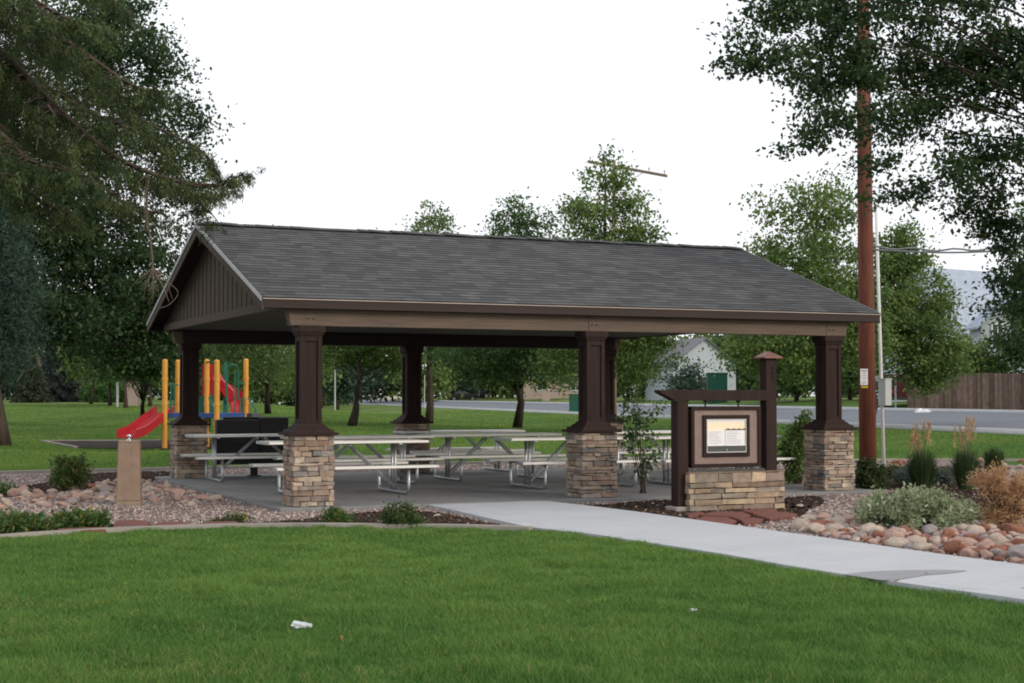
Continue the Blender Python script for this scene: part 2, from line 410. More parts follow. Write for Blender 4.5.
mb = MB(); strip(mb, [p for p in front if p[0] < 1.6], .15, -.12, .004); o = mb.build('garden_kerb', 'curb'); o['kind'] = 'structure'
mb = MB(); strip(mb, back, .16, -.12, .02); o = mb.build('garden_kerb', 'curb'); o['kind'] = 'structure'

def pxpoly(pts, z=-.055): return [tuple(at(x, y, z)[:2]) for x, y in pts]
def blob_poly(pts, z=-.055): 
    P = [np.array(at(x, y, z)[:2]) for x, y in pts]; return [tuple(p) for p in smoothline(P+[P[0]], 5)][:-1]
MUL = [blob_poly([(296, 520), (380, 511.5), (440, 513), (480, 521.5), (521, 530), (470, 528.6), (400, 527.6), (320, 527), (270, 527), (255, 524)]),
       blob_poly([(548, 506), (600, 505), (680, 499), (800, 503), (805, 514), (770, 522), (700, 527), (660, 519), (610, 509.5)]),
       blob_poly([(0, 490), (55, 481), (85, 474), (165, 471.5), (200, 474), (205, 479), (165, 480), (120, 484), (80, 490), (0, 498)]),
       blob_poly([(0, 525), (40, 522), (120, 525), (200, 525), (255, 523), (270, 527), (200, 528.7), (110, 532), (0, 538)]),
       blob_poly([(778, 499), (815, 496), (824, 504), (803, 509), (785, 507)]),
       blob_poly([(885, 493), (945, 489), (1024, 493), (1030, 516), (985, 521), (935, 514), (885, 506)]),
       blob_poly([(870, 468), (1000, 466), (1010, 480), (960, 488), (870, 488)])]
for i, q in enumerate(MUL): flat('mulch_bed', q, -.055, 'mulch')

# playground pit
pit = [G(42, 441.5), G(76, 448.5), G(165, 450.5), G(330, 447), G(420, 440), G(300, 436), G(160, 440.8)]
flat('playground_surface', [tuple(p[:2]) for p in pit], -.045, 'woodchip')
mb = MB(); strip(mb, [pit[-1], pit[0], pit[1]], .13, -.12, -.01); o = mb.build('playground_kerb', 'curb'); o['kind'] = 'structure'

# ------------------------------------------------------------------ ground cover (stuff)
def octas(P, r, cols, name, mat, label, flat_=.7):
    n = len(P); base = np.array([(1, 0, 0), (-1, 0, 0), (0, 1, 0), (0, -1, 0), (0, 0, 1), (0, 0, -1.)])
    S = r[:, None, None]*rng.uniform(.7, 1.3, (n, 6, 3)); a = rng.uniform(0, 2*PI, n)
    V = base[None]*S; V[:, :, 2] *= flat_
    c, s = np.cos(a)[:, None], np.sin(a)[:, None]
    V = np.stack([V[:, :, 0]*c-V[:, :, 1]*s, V[:, :, 0]*s+V[:, :, 1]*c, V[:, :, 2]], -1)+P[:, None, :]
    f = np.array([(0, 2, 4), (2, 1, 4), (1, 3, 4), (3, 0, 4), (2, 0, 5), (1, 2, 5), (3, 1, 5), (0, 3, 5)])
    F = (f[None]+(np.arange(n)*6)[:, None, None]).reshape(-1, 3)
    o = npmesh(name, V.reshape(-1, 3), F, mat, np.repeat(cols, 6, 0), smooth=True); o['kind'] = 'stuff'; o['label'] = label
    return o
def scatter(poly, n):
    poly = np.asarray(poly); lo, hi = poly.min(0)[:2], poly.max(0)[:2]
    x = rng.uniform(lo[0], hi[0], n*3); y = rng.uniform(lo[1], hi[1], n*3); k = inside(poly, x, y)
    return np.stack([x[k], y[k]], 1)[:n]
in_mul = lambda X: np.any([inside(q, X[:, 0], X[:, 1]) for q in MUL], 0)
bedP = np.array(bed)
Q = rng.uniform((-8, -13), (16, 12), (150000, 2))
Q = Q[inside(bedP, Q[:, 0], Q[:, 1]) & ~inside(slab, Q[:, 0], Q[:, 1]) & ~inside(walk, Q[:, 0], Q[:, 1])]
mul = in_mul(Q)
g = Q[~mul | (rng.random(len(Q)) < .06)]
r = rng.uniform(.013, .03, len(g))
octas(np.column_stack([g, np.full(len(g), Zb)+r*.3]), r, np.array(GRAVEL)[rng.integers(0, len(GRAVEL), len(g))]*rng.uniform(.75, 1.3, (len(g), 1)), 'gravel', 'pebble', 'pinkish loose gravel over the planting beds round the pavilion')
g = Q[mul]; r = rng.uniform(.012, .035, len(g))
octas(np.column_stack([g, np.full(len(g), -.05)]), r, np.array([(.045, .03, .023), (.07, .047, .036), (.03, .02, .016), (.11, .075, .055)])[rng.integers(0, 4, len(g))], 'bark_mulch', 'chip', 'dark brown bark mulch chips in the planting beds', .45)

def blades(X, Y, Z, h, w, lean, cols, name, label):
    n = len(X); a = rng.uniform(0, 2*PI, n); b = rng.uniform(0, 2*PI, n)
    t = np.stack([np.cos(a), np.sin(a)], 1)*w[:, None]/2; l = np.stack([np.cos(b), np.sin(b)], 1)*(h*lean)[:, None]
    B = np.stack([X, Y], 1)
    V = np.zeros((n, 5, 3)); 
    V[:, 0, :2] = B-t; V[:, 1, :2] = B+t; V[:, 2, :2] = B+t*.8+l*.35; V[:, 3, :2] = B-t*.8+l*.35; V[:, 4, :2] = B+l
    V[:, 0, 2] = V[:, 1, 2] = Z-.005; V[:, 2, 2] = V[:, 3, 2] = Z+h*.6; V[:, 4, 2] = Z+h*.98
    V = V.reshape(-1, 3); i = (np.arange(n)*5)[:, None]
    F3 = np.concatenate([i+np.array([[0, 1, 2]]), i+np.array([[0, 2, 3]]), i+np.array([[3, 2, 4]])])
    o = npmesh(name, V, F3, 'blade', np.repeat(cols, 5, 0)); o['kind'] = 'stuff'; o['label'] = label; return o
def vnoise(x, y, s, seed):
    r = np.random.default_rng(seed).random((64, 64)); x = x/s+100; y = y/s+100
    i, j = np.floor(x).astype(int), np.floor(y).astype(int); u, v = x-i, y-j; u = u*u*(3-2*u); v = v*v*(3-2*v)
    q = lambda a, b: r[a % 64, b % 64]
    return q(i, j)*(1-u)*(1-v)+q(i+1, j)*u*(1-v)+q(i, j+1)*(1-u)*v+q(i+1, j+1)*u*v
lawn_front = [(p[0], p[1]) for p in front if p[0] > -9.5]+[tuple(p[:2]) for p in wl[:7]]+[(3.0, -14.6), (-3, -15.2), (-9.5, -13)]
N = 1250000
X = rng.uniform(-9.5, 3, N); Y = rng.uniform(-15, -2, N)
k = inside(lawn_front, X, Y); X, Y = X[k], Y[k]
qx, qy = X-CAM[0], Y-CAM[1]; dist = np.hypot(qx, qy); fr = qx*FH[0]+qy*FH[1]; rr = qx*RT[0]+qy*RT[1]
k = (np.abs(rr) < fr*.40+.8) & (fr > 6.5) & (rng.random(len(X)) < np.clip(14/np.maximum(dist, 6), 0, 1)); X, Y, dist = X[k], Y[k], dist[k]
n1 = vnoise(X, Y, 1.7, 1); n2 = vnoise(X, Y, .35, 2); n3 = vnoise(X, Y, .12, 3)
h = (.026+.040*n2+.022*n3)*rng.uniform(.6, 1.45, len(X)); w = rng.uniform(.0035, .006, len(X))*np.clip(dist/11, .85, 1.5)
ca, cb, cc = np.array((.062, .160, .031)), np.array((.172, .292, .062)), np.array((.33, .31, .11))
n4 = vnoise(X, Y, 4.0, 9); t = np.clip(rng.normal(.42, .3, len(X))+(n1-.5)*.4+(n2-.5)*.5+(n4-.5)*.4, 0, 1)[:, None]
c = ca*(1-t)+cb*t; dry = rng.random(len(X)) < .03+.16*np.clip(vnoise(X, Y, .55, 12)*vnoise(X, Y, 2.2, 13)*2.4-1.0, 0, 1); c[dry] = cc
blades(X, Y, gz(X, Y), h, w, rng.uniform(.3, 1.0, len(X)), c, 'grass', 'mown green grass of the front lawn')

N = 560000
f_ = 30+rng.random(N)**2.0*105; r_ = rng.uniform(-.40, .40, N)*f_
X = CAM[0]+f_*FH[0]+r_*RT[0]; Y = CAM[1]+f_*FH[1]+r_*RT[1]; pp = road_ps(X, Y)[0]
k = ~inside(bed, X, Y) & ~inside([p[:2] for p in pit], X, Y) & (pp < 26.0) & ~inside(slab, X, Y); X, Y, f_ = X[k], Y[k], f_[k]
n1 = vnoise(X, Y, 2.6, 5); n2 = vnoise(X, Y, .8, 6); t = np.clip(rng.normal(.45, .3, len(X))+(n1-.5)*.7+(n2-.5)*.5, 0, 1)[:, None]
blades(X, Y, gz(X, Y), rng.uniform(.03, .065, len(X))*(.6+n2*.8), .012*f_/34, rng.uniform(.3, 1, len(X)), np.array((.076, .165, .032))*(1-t)+np.array((.205, .295, .064))*t, 'grass', 'mown green grass of the park lawn beyond the planting beds')
# ------------------------------------------------------------------ foliage
def leaf_verts(P, L, wr, droop=0.0, dirs=None):
    n = len(P); a = rng.normal(size=(n, 3)) if dirs is None else dirs+rng.normal(size=(n, 3))*.35
    a[:, 2] -= droop; a /= np.linalg.norm(a, axis=1)[:, None]+1e-9
    b = np.cross(a, rng.normal(size=(n, 3))); b /= np.linalg.norm(b, axis=1)[:, None]+1e-9
    u = np.cross(a, b); L = L[:, None]; W = L*wr/2
    V = np.stack([P, P+a*L*.45+b*W+u*W*.35, P+a*L, P+a*L*.45-b*W+u*W*.35], 1)
    return V.reshape(-1, 3), np.arange(4*n).reshape(-1, 4)
def blob_px(px, py, rx, ry, d, rd=None):
    return (dep(px, py, d), rx*d/FOC, (rd if rd is not None else rx*d/FOC), ry*d/FOC)
def sample_blobs(blobs, n, shell=.5):
    vol = np.array([b[1]*b[2]*b[3] for b in blobs])**.75; k = rng.choice(len(blobs), n, p=vol/vol.sum())
    u = rng.normal(size=(n, 3)); u /= np.linalg.norm(u, axis=1)[:, None]; u *= (rng.random(n)**shell)[:, None]
    c = np.array([b[0] for b in blobs])[k]; R = np.array([[b[1], b[2], b[3]] for b in blobs])[k]; o = u*R
    return c+o[:, :1]*RT+o[:, 1:2]*FH+o[:, 2:]*np.array([0, 0, 1.])
def foliage(cl, per, spread, size, cols, wr=.6, droop=.3, flatz=.7):
    n = len(cl)*per; ci = np.repeat(np.arange(len(cl)), per)
    P = cl[ci]+rng.normal(size=(n, 3))*np.array([spread, spread, spread*flatz])*rng.uniform(.6, 1.3, (len(cl), 1))[ci]
    L = size*rng.uniform(.6, 1.35, n); V, F = leaf_verts(P, L, wr, droop)
    cols = np.asarray(cols); t = np.clip(rng.random(n)*.6+(rng.random(len(cl))[ci]-.35)*.8, 0, 1)
    c = cols[0]+(cols[1]-cols[0])*t[:, None]
    if len(cols) > 2: 
        k = rng.random(n) < .06; c[k] = cols[2]
    return V, F, np.repeat(c, 4, 0)
def trunk_line(base, top, wob, n=7):
    b, t = np.asarray(base, float), np.asarray(top, float); o = []
    for i in range(n):
        u = i/(n-1); p = b+(t-b)*u
        if 0 < i < n-1: p = p+np.array([rng.normal(), rng.normal(), 0])*wob
        o.append(p)
    return o
DG = [(.040, .088, .028), (.098, .170, .048), (.16, .22, .07)]
DK = [(.022, .052, .020), (.058, .106, .034), (.10, .15, .05)]
MG = [(.074, .138, .036), (.190, .270, .070), (.26, .31, .09)]
LG = [(.075, .135, .04), (.165, .235, .075), (.22, .27, .10)]
BG = [(.040, .080, .055), (.085, .140, .095), (.11, .17, .12)]
OL = [(.022, .043, .016), (.108, .146, .048), (.15, .16, .07)]
PB = [(.024, .052, .036), (.054, .096, .064), (.08, .12, .085)]
def tree(name, label, base, blobs, ncl, per, spread, size, cols, tr, group=None, top=None, bark='bark', limbs=30, mat='leaf', wr=.6, droop=.3, cat='tree', wob=.12, shell=.5, flatz=.7, limb_k=.45, rise=.45):
    base = ground(base) if len(base) == 2 else np.asarray(base, float)
    t = thing(name, base, label, cat, group)
    cl = sample_blobs(blobs, ncl, shell)
    if top is None:
        zt = max(b[0][2]+b[3]*.75 for b in blobs); cx = np.mean([b[0][:2] for b in blobs], 0); top = np.array([*(base[:2]*.35+cx*.65), zt])
    tl = trunk_line(base-np.array([0, 0, .05]), top, wob, 9); H = top[2]-base[2]
    mb = MB(); rs = [tr*1.35]+[tr*(1-.93*(i/8)**1.0) for i in range(1, 9)]
    mb.tube(tl, rs, 9)
    T = np.array(tl)
    for c in cl[rng.permutation(len(cl))[:limbs]]:
        hd = np.linalg.norm(c[:2]-top[:2]); zz = max(min(c[2]-rise*hd, top[2]-.3), base[2]+H*.18)
        u = np.clip((zz-base[2])/H, 0, 1); p = base+(top-base)*u
        j = u*8; i0 = int(min(j, 7)); p = T[i0]+(T[i0+1]-T[i0])*(j-i0)
        r0 = max(tr*(1-.9*u)*limb_k, .016); mid = p+(c-p)*.5+np.array([0, 0, .08*hd])+rng.normal(size=3)*.05*hd
        mb.tube([p, p+(mid-p)*.5+rng.normal(size=3)*.03*hd, mid, c], [r0, r0*.75, r0*.5, r0*.15], 5, False)
    mb.build('trunk', bark, t, base, smooth=True)
    V, F, C = foliage(cl, per, spread, size, cols, wr, droop, flatz)
    npmesh('crown', V, F, mat, C, t, base)
    return t
TR = 'park trees beyond the pavilion'
BP = blob_px
# trees standing in the park behind the pavilion
tree('shade_tree', 'tall leafy tree whose pointed crown rises highest above the pavilion roof', gd(606, 66), [BP(604, 152, 12, 18, 66), BP(606, 180, 30, 24, 66), BP(634, 214, 22, 22, 66), BP(622, 186, 16, 18, 66), BP(575, 208, 16, 14, 66), BP(632, 205, 16, 16, 66), BP(604, 215, 40, 30, 66), BP(602, 250, 50, 36, 66), BP(656, 232, 13, 10, 66), BP(640, 245, 28, 22, 66), BP(563, 236, 14, 10, 66), BP(602, 295, 58, 45, 66), BP(608, 340, 62, 44, 66), BP(560, 355, 34, 30, 66), BP(645, 348, 36, 40, 66), BP(668, 340, 18, 20, 66)], 400, 60, .33, .17, MG, .2, TR, top=dep(604, 150, 66), shell=.6)
tree('shade_tree', 'round leafy tree with a straight dark trunk in front of the street', G(517, 428), [BP(516, 208, 14, 10, 72), BP(518, 228, 36, 22, 72), BP(517, 285, 66, 56, 72), BP(505, 350, 80, 34, 72), BP(470, 357, 42, 28, 72), BP(545, 359, 38, 26, 72)], 330, 68, .38, .175, DG, .2, TR, bark='dark_bark', shell=.55)
tree('shade_tree', 'pale green slim tree peeping over the roof ridge', gd(429, 84), [BP(431, 206, 10, 12, 84), BP(430, 226, 24, 18, 84), BP(428, 290, 44, 56, 84), BP(428, 343, 46, 30, 84)], 190, 60, .38, .18, LG, .2, TR, top=dep(430, 205, 84), shell=.55)
tree('shade_tree', 'broad leafy tree with leaning dark trunk beside the red stop sign', G(352, 426), [BP(358, 290, 58, 50, 78), BP(358, 346, 62, 26, 78), BP(388, 352, 36, 24, 78)], 240, 66, .40, .18, MG, .2, TR, top=dep(362, 290, 78), bark='dark_bark', shell=.55)
tree('shade_tree', 'yellowish green tree growing just past the playground', G(268, 414), [BP(262, 290, 52, 58, 88), BP(262, 350, 44, 30, 88), BP(240, 345, 36, 28, 88)], 210, 66, .42, .19, LG, .18, TR, bark='dark_bark', shell=.55)
tree('shade_tree', 'bushy tree behind the tall red brown utility pole', gd(829, 56), [BP(815, 230, 46, 48, 56), BP(835, 205, 28, 32, 56), BP(800, 290, 62, 50, 56), BP(800, 345, 66, 40, 56), BP(750, 348, 34, 22, 56), BP(845, 330, 40, 50, 56), BP(775, 265, 26, 40, 56), BP(765, 215, 14, 18, 56), BP(860, 290, 26, 60, 56), BP(868, 350, 22, 36, 56)], 360, 85, .33, .15, MG, .2, TR)
tree('shade_tree', 'spreading bright leaved tree in front of the house by the wooden fence', gd(868, 60), [BP(905, 300, 42, 50, 60), BP(895, 262, 30, 34, 60), BP(927, 350, 40, 40, 60), BP(890, 335, 28, 38, 60), BP(942, 300, 18, 14, 60), BP(940, 366, 28, 22, 60), BP(930, 378, 26, 14, 60), BP(905, 235, 12, 14, 60)], 300, 85, .32, .15, MG, .14, TR)
tree('young_tree', 'tree with a thin dark trunk standing just behind the red slide', G(143, 419), [BP(140, 340, 52, 34, 70), BP(150, 310, 40, 30, 70), BP(118, 356, 40, 22, 70), BP(165, 358, 30, 18, 70)], 200, 60, .4, .24, DG, .12, TR, bark='dark_bark')
tree('large_tree', 'big dark broadleaf tree filling the sky behind the drooping spruce', gd(-70, 60), [BP(150, 110, 50, 84, 60), BP(90, 60, 70, 90, 60), BP(60, 180, 85, 80, 60), BP(150, 250, 52, 70, 60), BP(95, 305, 100, 46, 60), BP(165, 325, 46, 30, 60), BP(30, 310, 60, 40, 60), BP(182, 180, 30, 34, 60), BP(196, 128, 16, 24, 60), BP(80, 248, 80, 34, 60), BP(20, 230, 50, 40, 60), BP(110, 10, 40, 34, 60), BP(120, 345, 60, 20, 60), BP(-80, 100, 120, 160, 60)], 1200, 95, .38, .175, DK, .5, bark='dark_bark', limbs=60, limb_k=.3, top=dep(40, -60, 60))
tree('pine_tree', 'blue green pine with a stout trunk at the edge of the playground lawn', G(-3, 446), [BP(-6, 270, 40, 50, 46), BP(0, 330, 38, 40, 46), BP(-40, 220, 60, 70, 46), BP(-60, 320, 60, 60, 46)], 620, 120, .38, .2, PB, .36, mat='needle', wr=.14, droop=.1)
# overhanging tree on the near side of the utility pole
tree('large_tree', 'big dark elm like tree overhanging the right end of the pavilion', gd(1170, 27),
     [BP(775, 18, 48, 40, 25), BP(742, 62, 34, 16, 25), BP(790, 62, 36, 22, 25), BP(845, 30, 60, 45, 26), BP(838, 112, 56, 34, 26), BP(850, 75, 50, 40, 26), BP(800, 140, 30, 20, 26), BP(920, 50, 70, 60, 27), BP(985, 60, 70, 60, 27), BP(920, 118, 60, 26, 27), BP(880, 165, 24, 16, 26), BP(985, 150, 50, 34, 27), BP(975, 205, 34, 40, 28), BP(1006, 245, 28, 44, 28), BP(1012, 295, 24, 40, 28), BP(1020, 335, 18, 26, 28), BP(905, 196, 34, 9, 26), BP(940, 178, 30, 18, 26), BP(1080, 120, 90, 120, 27), BP(1140, 0, 120, 130, 27), BP(960, -50, 120, 60, 27), BP(1200, 150, 110, 130, 27), BP(835, -40, 80, 40, 26), BP(1080, 300, 50, 80, 28)],
     1150, 84, .205, .094, DK, .42, bark='dark_bark', limbs=60, flatz=.5, limb_k=.13, rise=.25)
# far trees round the edge of the park
FT = 'far trees along the edge of the park'
def far(px, d, h, wpx, cols, name='distant_tree', label='', trunk=.15, low=.25, ncl=70, size=.4, bark='bark', per=40):
    b = gd(px, d); w = wpx*d/FOC; c = b+np.array([0, 0, h*(low+1)/2])
    return tree(name, label, b, [(c, w, w, h*(1-low)/2), (c-np.array([0, 0, h*.12]), w*1.15, w*1.15, h*(1-low)/3)], ncl, per, w*.22, size, cols, trunk, FT, limbs=10, bark=bark)
for px, d, h, w, cols, lb in ((91, 138, 8.5, 26, MG, 'slim young tree at the far edge of the lawn beside a trimmed hedge'), (110, 128, 8, 26, DG, 'young tree with a thin trunk before the trimmed hedge'), (126, 118, 8.5, 30, DG, 'dark young tree beside the pale pole past the playground lawn'),
                             (150, 125, 9, 30, DG, 'dark tree standing behind the red slide'), (205, 130, 9, 34, DG, 'shady tree seen between the orange playground posts'), (300, 150, 9, 40, MG, 'green tree by the distant parking area')):
    far(px, d, h, w, cols, label=lb)
for px, d, h, w, cols, lb in ((20, 175, 12, 46, BG, 'grey green tree backing the far lawn next to the stout pine trunk'), (110, 180, 17, 60, DG, 'tall dark tree behind the trimmed hedge'), (200, 185, 15, 60, MG, 'tree mass behind the playground far across the lawn'), (255, 190, 13, 50, MG, 'hazy tree beyond the distant white van'), (322, 200, 12, 40, BG, 'hazy grey green tree by the street corner'),
                             (338, 175, 11, 26, BG, 'bluish tree near the grey corner post by the street'), (470, 244, 15, 60, DG, 'dark tree overhanging the parked cars'), (545, 190, 12, 50, MG, 'leafy tree by the pinkish masonry pillar across the street'), (628, 156, 9.5, 40, MG, 'leafy tree across the street beside the white truck'), (752, 150, 10, 44, DG, 'dark tree next to the white gabled house'), (796, 118, 8, 44, DG, 'dark tree behind the sign post finial across the street'), (850, 120, 9, 50, DG, 'dark tree across the street behind the utility pole')):
    far(px, d, h, w, cols, label=lb, low=.08, ncl=130, size=.5)
for i, px in enumerate(list(range(-70, 330, 24))+list(range(330, 1030, 30))):
    dd = 236+14*math.sin(i*2.1); far(px+rnd.uniform(-8, 8), dd, (396-rnd.uniform(336, 356))/FOC*dd+1.6, rnd.uniform(24, 34), [BG, DG, MG][i % 3], 'distant_tree', 'hazy tree in the distant row beyond the park and houses', low=.0, ncl=70, size=.75, per=45)
far(687, 134, 4.2, 20, BG, 'round_shrub', 'large rounded grey green shrub in front of the white gabled house', .1, .02, 60, .3)
tree('dark_tree', 'dark leafy tree rising behind the wooden fence beside the blue roofed house', gd(1030, 86), [BP(1022, 345, 22, 32, 86), BP(1050, 280, 40, 90, 86)], 240, 50, .5, .3, DG, .3, bark='dark_bark')
tree('climbing_shrub', 'rounded bright shrub bulging over the top of the wooden fence', gd(965, 88), [BP(968, 362, 30, 18, 88), BP(990, 372, 22, 12, 88), BP(945, 374, 18, 10, 88)], 90, 50, .35, .28, MG, .1, cat='shrub')
def conifer(px, d, h, w, label, cols):
    b = gd(px, d); t = thing('spruce_tree', b, label, 'tree', FT); mb = MB(); mb.tube([b, b+np.array([0, 0, h])], [.22, .02], 7); mb.build('trunk', 'dark_bark', t, b)
    n = 9000; u = rng.random(n)**.7; z = h*(1-u)*.96+.2; a = rng.uniform(0, 2*PI, n); tier = .75+.25*np.sin(z*5+3*np.sin(a*3))
    r = w*u**.9*tier*rng.random(n)**.4; P = b+np.stack([r*np.cos(a), r*np.sin(a), z-r*.25], 1)
    V, F = leaf_verts(P, rng.uniform(.25, .6, n), .3, .25, np.stack([np.cos(a), np.sin(a), -.3*np.ones(n)], 1))
    c = np.array(cols[0])+(np.array(cols[1])-np.array(cols[0]))*rng.random((n, 1)); npmesh('crown', V, F, 'needle', np.repeat(c, 4, 0), t, b)
conifer(66, 158, 6.2, 2.4, 'dark drooping spruce far across the lawn', [(.022, .035, .028), (.05, .062, .05)])
conifer(32, 150, 4.6, 2.2, 'brownish green conifer standing left of the dark drooping spruce', [(.035, .05, .028), (.075, .09, .05)])
conifer(52, 165, 7.5, 2.4, 'tall grey conifer behind the dark drooping spruce', [(.028, .04, .033), (.055, .07, .058)])
# trimmed hedge
t = gd(108, 152); hd = thing('hedge', t, 'bright green trimmed hedge far behind the thin young trees', 'hedge')
cl = sample_blobs([(t+np.array([0, 0, .9]), 2.8, 1.0, 1.1)], 120, .3); V, F, C = foliage(cl, 60, .25, .22, [(.05, .12, .03), (.09, .18, .045)], flatz=1); npmesh('foliage', V, F, 'leaf', C, hd, t)
mb = MB()
for i in range(9): p = t+RT*(i-4)*.55; mb.tube([p, p+np.array([0, 0, 1.3])], [.04, .02], 5)
mb.build('stem', 'bark', hd, t)

# ------------------------------------------------------------------ drooping spruce at the near left
def spruce():
    b = ground(np.array([-7.0, 1.8, 0])); t = thing('spruce_tree', b, 'near spruce with drooping olive branchlets reaching over the gable of the pavilion', 'tree')
    mb = MB(); H = 19; mb.tube(trunk_line(b-np.array([0, 0, .05]), b+np.array([0, 0, H]), .05, 9), [.5, .42, .38, .33, .28, .22, .16, .1, .03], 10)
    P = []; D = []; tone = []
    def limb(pts, r, dens, hang, reach=1.0):
        ln = np.array(smoothline(pts, 7)); n = len(ln); mb.tube(list(ln), list(np.linspace(r, r*.2, n)), 7)
        for i in range(2, n):
            u = i/n; tdir = ln[i]-ln[i-1]; tdir /= np.linalg.norm(tdir); side = np.cross(tdir, (0, 0, 1.)); side /= np.linalg.norm(side)+1e-9
            for k in range(max(2, int(dens*(1.25-.9*u)))):
                s = rng.normal()*.5*reach*(1.1-.85*u); a = ln[i]+side*s+tdir*rng.uniform(-.3, .3)+np.array([0, 0, -abs(s)*.25+.05*rng.normal()])
                if abs(s) > .15 and k % 3 == 0: mb.tube([ln[i], (ln[i]+a)/2+np.array([0, 0, .04]), a], [.014, .01, .005], 4, False)
                Lh = hang*rng.uniform(.25, 1.0)*(1.12-.9*u); m = int(34+80*Lh); z = rng.random(m)*Lh
                sway = rng.normal(size=2)*.12
                q = a+np.stack([sway[0]*z, sway[1]*z, -z], 1)+rng.normal(size=(m, 3))*np.array([.036, .036, .02])
                P.append(q); dd = rng.normal(size=(m, 3))*.5; dd[:, 2] -= .9; D.append(dd); tone.append(np.full(m, rng.random()))
    W = lambda px, py, d: dep(px, py, d)
    # limbs seen in front of the pavilion gable
    limb([b+np.array([0, 0, 8.3]), W(-60, 10, 20.5), W(0, 52, 20.4), W(40, 92, 20.3), W(80, 130, 20.2), W(125, 162, 20.3), W(180, 182, 20.5), W(214, 186, 20.6), W(243, 174, 20.7)], .07, 13, .6)
    limb([b+np.array([0, 0, 7.6]), W(-60, 60, 21), W(20, 110, 21.2), W(80, 160, 21.4), W(120, 200, 21.6), W(165, 215, 21.8)], .055, 12, .75)
    limb([b+np.array([0, 0, 9.4]), W(-40, -20, 20), W(30, 20, 19.8), W(80, 50, 19.7), W(130, 84, 19.6), W(165, 92, 19.6)], .055, 13, .65)
    limb([b+np.array([0, 0, 10.6]), W(-30, -90, 20.5), W(40, -50, 20.8), W(90, -20, 21), W(130, 15, 21)], .055, 13, .75)
    limb([b+np.array([0, 0, 8.8]), W(0, 20, 22), W(80, 70, 22.5), W(140, 118, 22.8), W(200, 150, 23), W(222, 182, 23)], .045, 12, .6)
    limb([b+np.array([0, 0, 6.6]), W(-60, 120, 20), W(0, 165, 20), W(40, 200, 20), W(75, 215, 20)], .045, 12, .8)
    limb([b+np.array([0, 0, 7.2]), W(-70, 90, 19.5), W(-10, 125, 19.3), W(30, 160, 19.2), W(70, 172, 19.2), W(118, 196, 19.4)], .045, 12, .6)
    limb([b+np.array([0, 0, 9.9]), W(-40, -50, 19), W(20, -10, 18.8), W(60, 15, 18.7), W(105, 30, 18.7)], .045, 13, .6)
    limb([b+np.array([0, 0, 8.0]), W(0, 60, 21.4), W(90, 112, 22), W(150, 140, 22.4), W(196, 196, 22.8), W(205, 215, 22.9)], .04, 10, .55)
    for k in range(34):            # the rest of the whorls, mostly out of frame
        z = rng.uniform(5, 17.5); a = rng.uniform(.55*PI, 1.75*PI); Lr = (19.5-z)*.3+.5; d = np.array([math.cos(a), math.sin(a), 0])
        p0 = b+np.array([0, 0, z]); limb([p0, p0+d*Lr*.35+np.array([0, 0, -.1*Lr]), p0+d*Lr*.75+np.array([0, 0, -.35*Lr]), p0+d*Lr+np.array([0, 0, -.4*Lr])], .045, 7, .8)
    mb.build('trunk', 'bark', t, b, smooth=True)
    P = np.vstack(P); D = np.vstack(D); tone = np.concatenate(tone); n = len(P)
    V, F = leaf_verts(P, rng.uniform(.035, .085, n), .2, 0, D)
    c = np.array(OL[0])+(np.array(OL[1])-np.array(OL[0]))*np.clip(tone**1.4*.95+rng.normal(size=n)*.10, 0, 1)[:, None]
    npmesh('crown', V, F, 'needle', np.repeat(c, 4, 0), t, b)
    mb = MB()                      # bleached dead twigs hanging in front of the gable
    base = W(146, 178, 20.2)
    for k in range(15):
        e = W(146+rng.normal()*20, 205+rng.uniform(-20, 30), 20.2+rng.normal()*.2); mb.tube(smoothline([base+rng.normal(size=3)*.03, (base+e)/2+rng.normal(size=3)*.06, e], 3), [.008, .007, .006, .005, .004, .003, .003], 4, False)
    kn = W(153, 268, 20.2); mb.tube(smoothline([base, W(147, 215, 20.2), W(151, 245, 20.2), kn], 3), .011, 5)
    for k in range(16):
        e = W(150+rng.normal()*9, 284+rng.uniform(-4, 24), 20.2+rng.normal()*.15); mb.tube([kn, (kn+e)/2+rng.normal(size=3)*.04, e], [.009, .006, .003], 4, False)
    mb.tube(smoothline([kn, W(165, 280, 20.2), W(178, 292, 20.2), W(170, 304, 20.2), W(160, 308, 20.2)], 4), .005, 5)
    mb.build('dead_twig', 'deadtwig', t, b)
    for a, bb in (((10, 5), (24, 22)), ((38, 105), (36, 150)), ((30, 98), (15, 113)), ((48, 105), (54, 122))):
        mb = MB(); mb.tube([W(*a, 19.8), W((a[0]+bb[0])/2+3, (a[1]+bb[1])/2, 19.8), W(*bb, 19.8)], [.014, .01, .006], 5); mb.build('bare_twig', 'deadtwig', t, b)
    return t
spruce()

# ------------------------------------------------------------------ shrubs and bed plants
def shrub(name, label, px, py, blobs, ncl, per, spread, size, cols, wr=.5, stems=8, group=None, droop=0.0, cat='shrub', d=None, extra=None, mat='leaf', stemr=.012):
    b = at(px, py, -.06) if d is None else ground(gd(px, d)); t = thing(name, b, label, cat, group); dd = float(np.dot(b-CAM, FW))
    bl = [blob_px(x, y, rx, ry, dd) for x, y, rx, ry in blobs]; cl = sample_blobs(bl, ncl, .45)
    V, F, C = foliage(cl, per, spread, size, cols, wr, droop, .9); V[:, 2] = np.maximum(V[:, 2], -.05)
    npmesh('foliage', V, F, mat, C, t, b)
    mb = MB()
    for c in cl[:stems]: mb.tube([b+rng.normal(size=3)*np.array([.04, .04, 0]), b+(c-b)*.5+np.array([0, 0, .06]), c], [stemr, stemr*.8, stemr*.4], 5)
    mb.build('stem', 'bark', t, b)
    return t
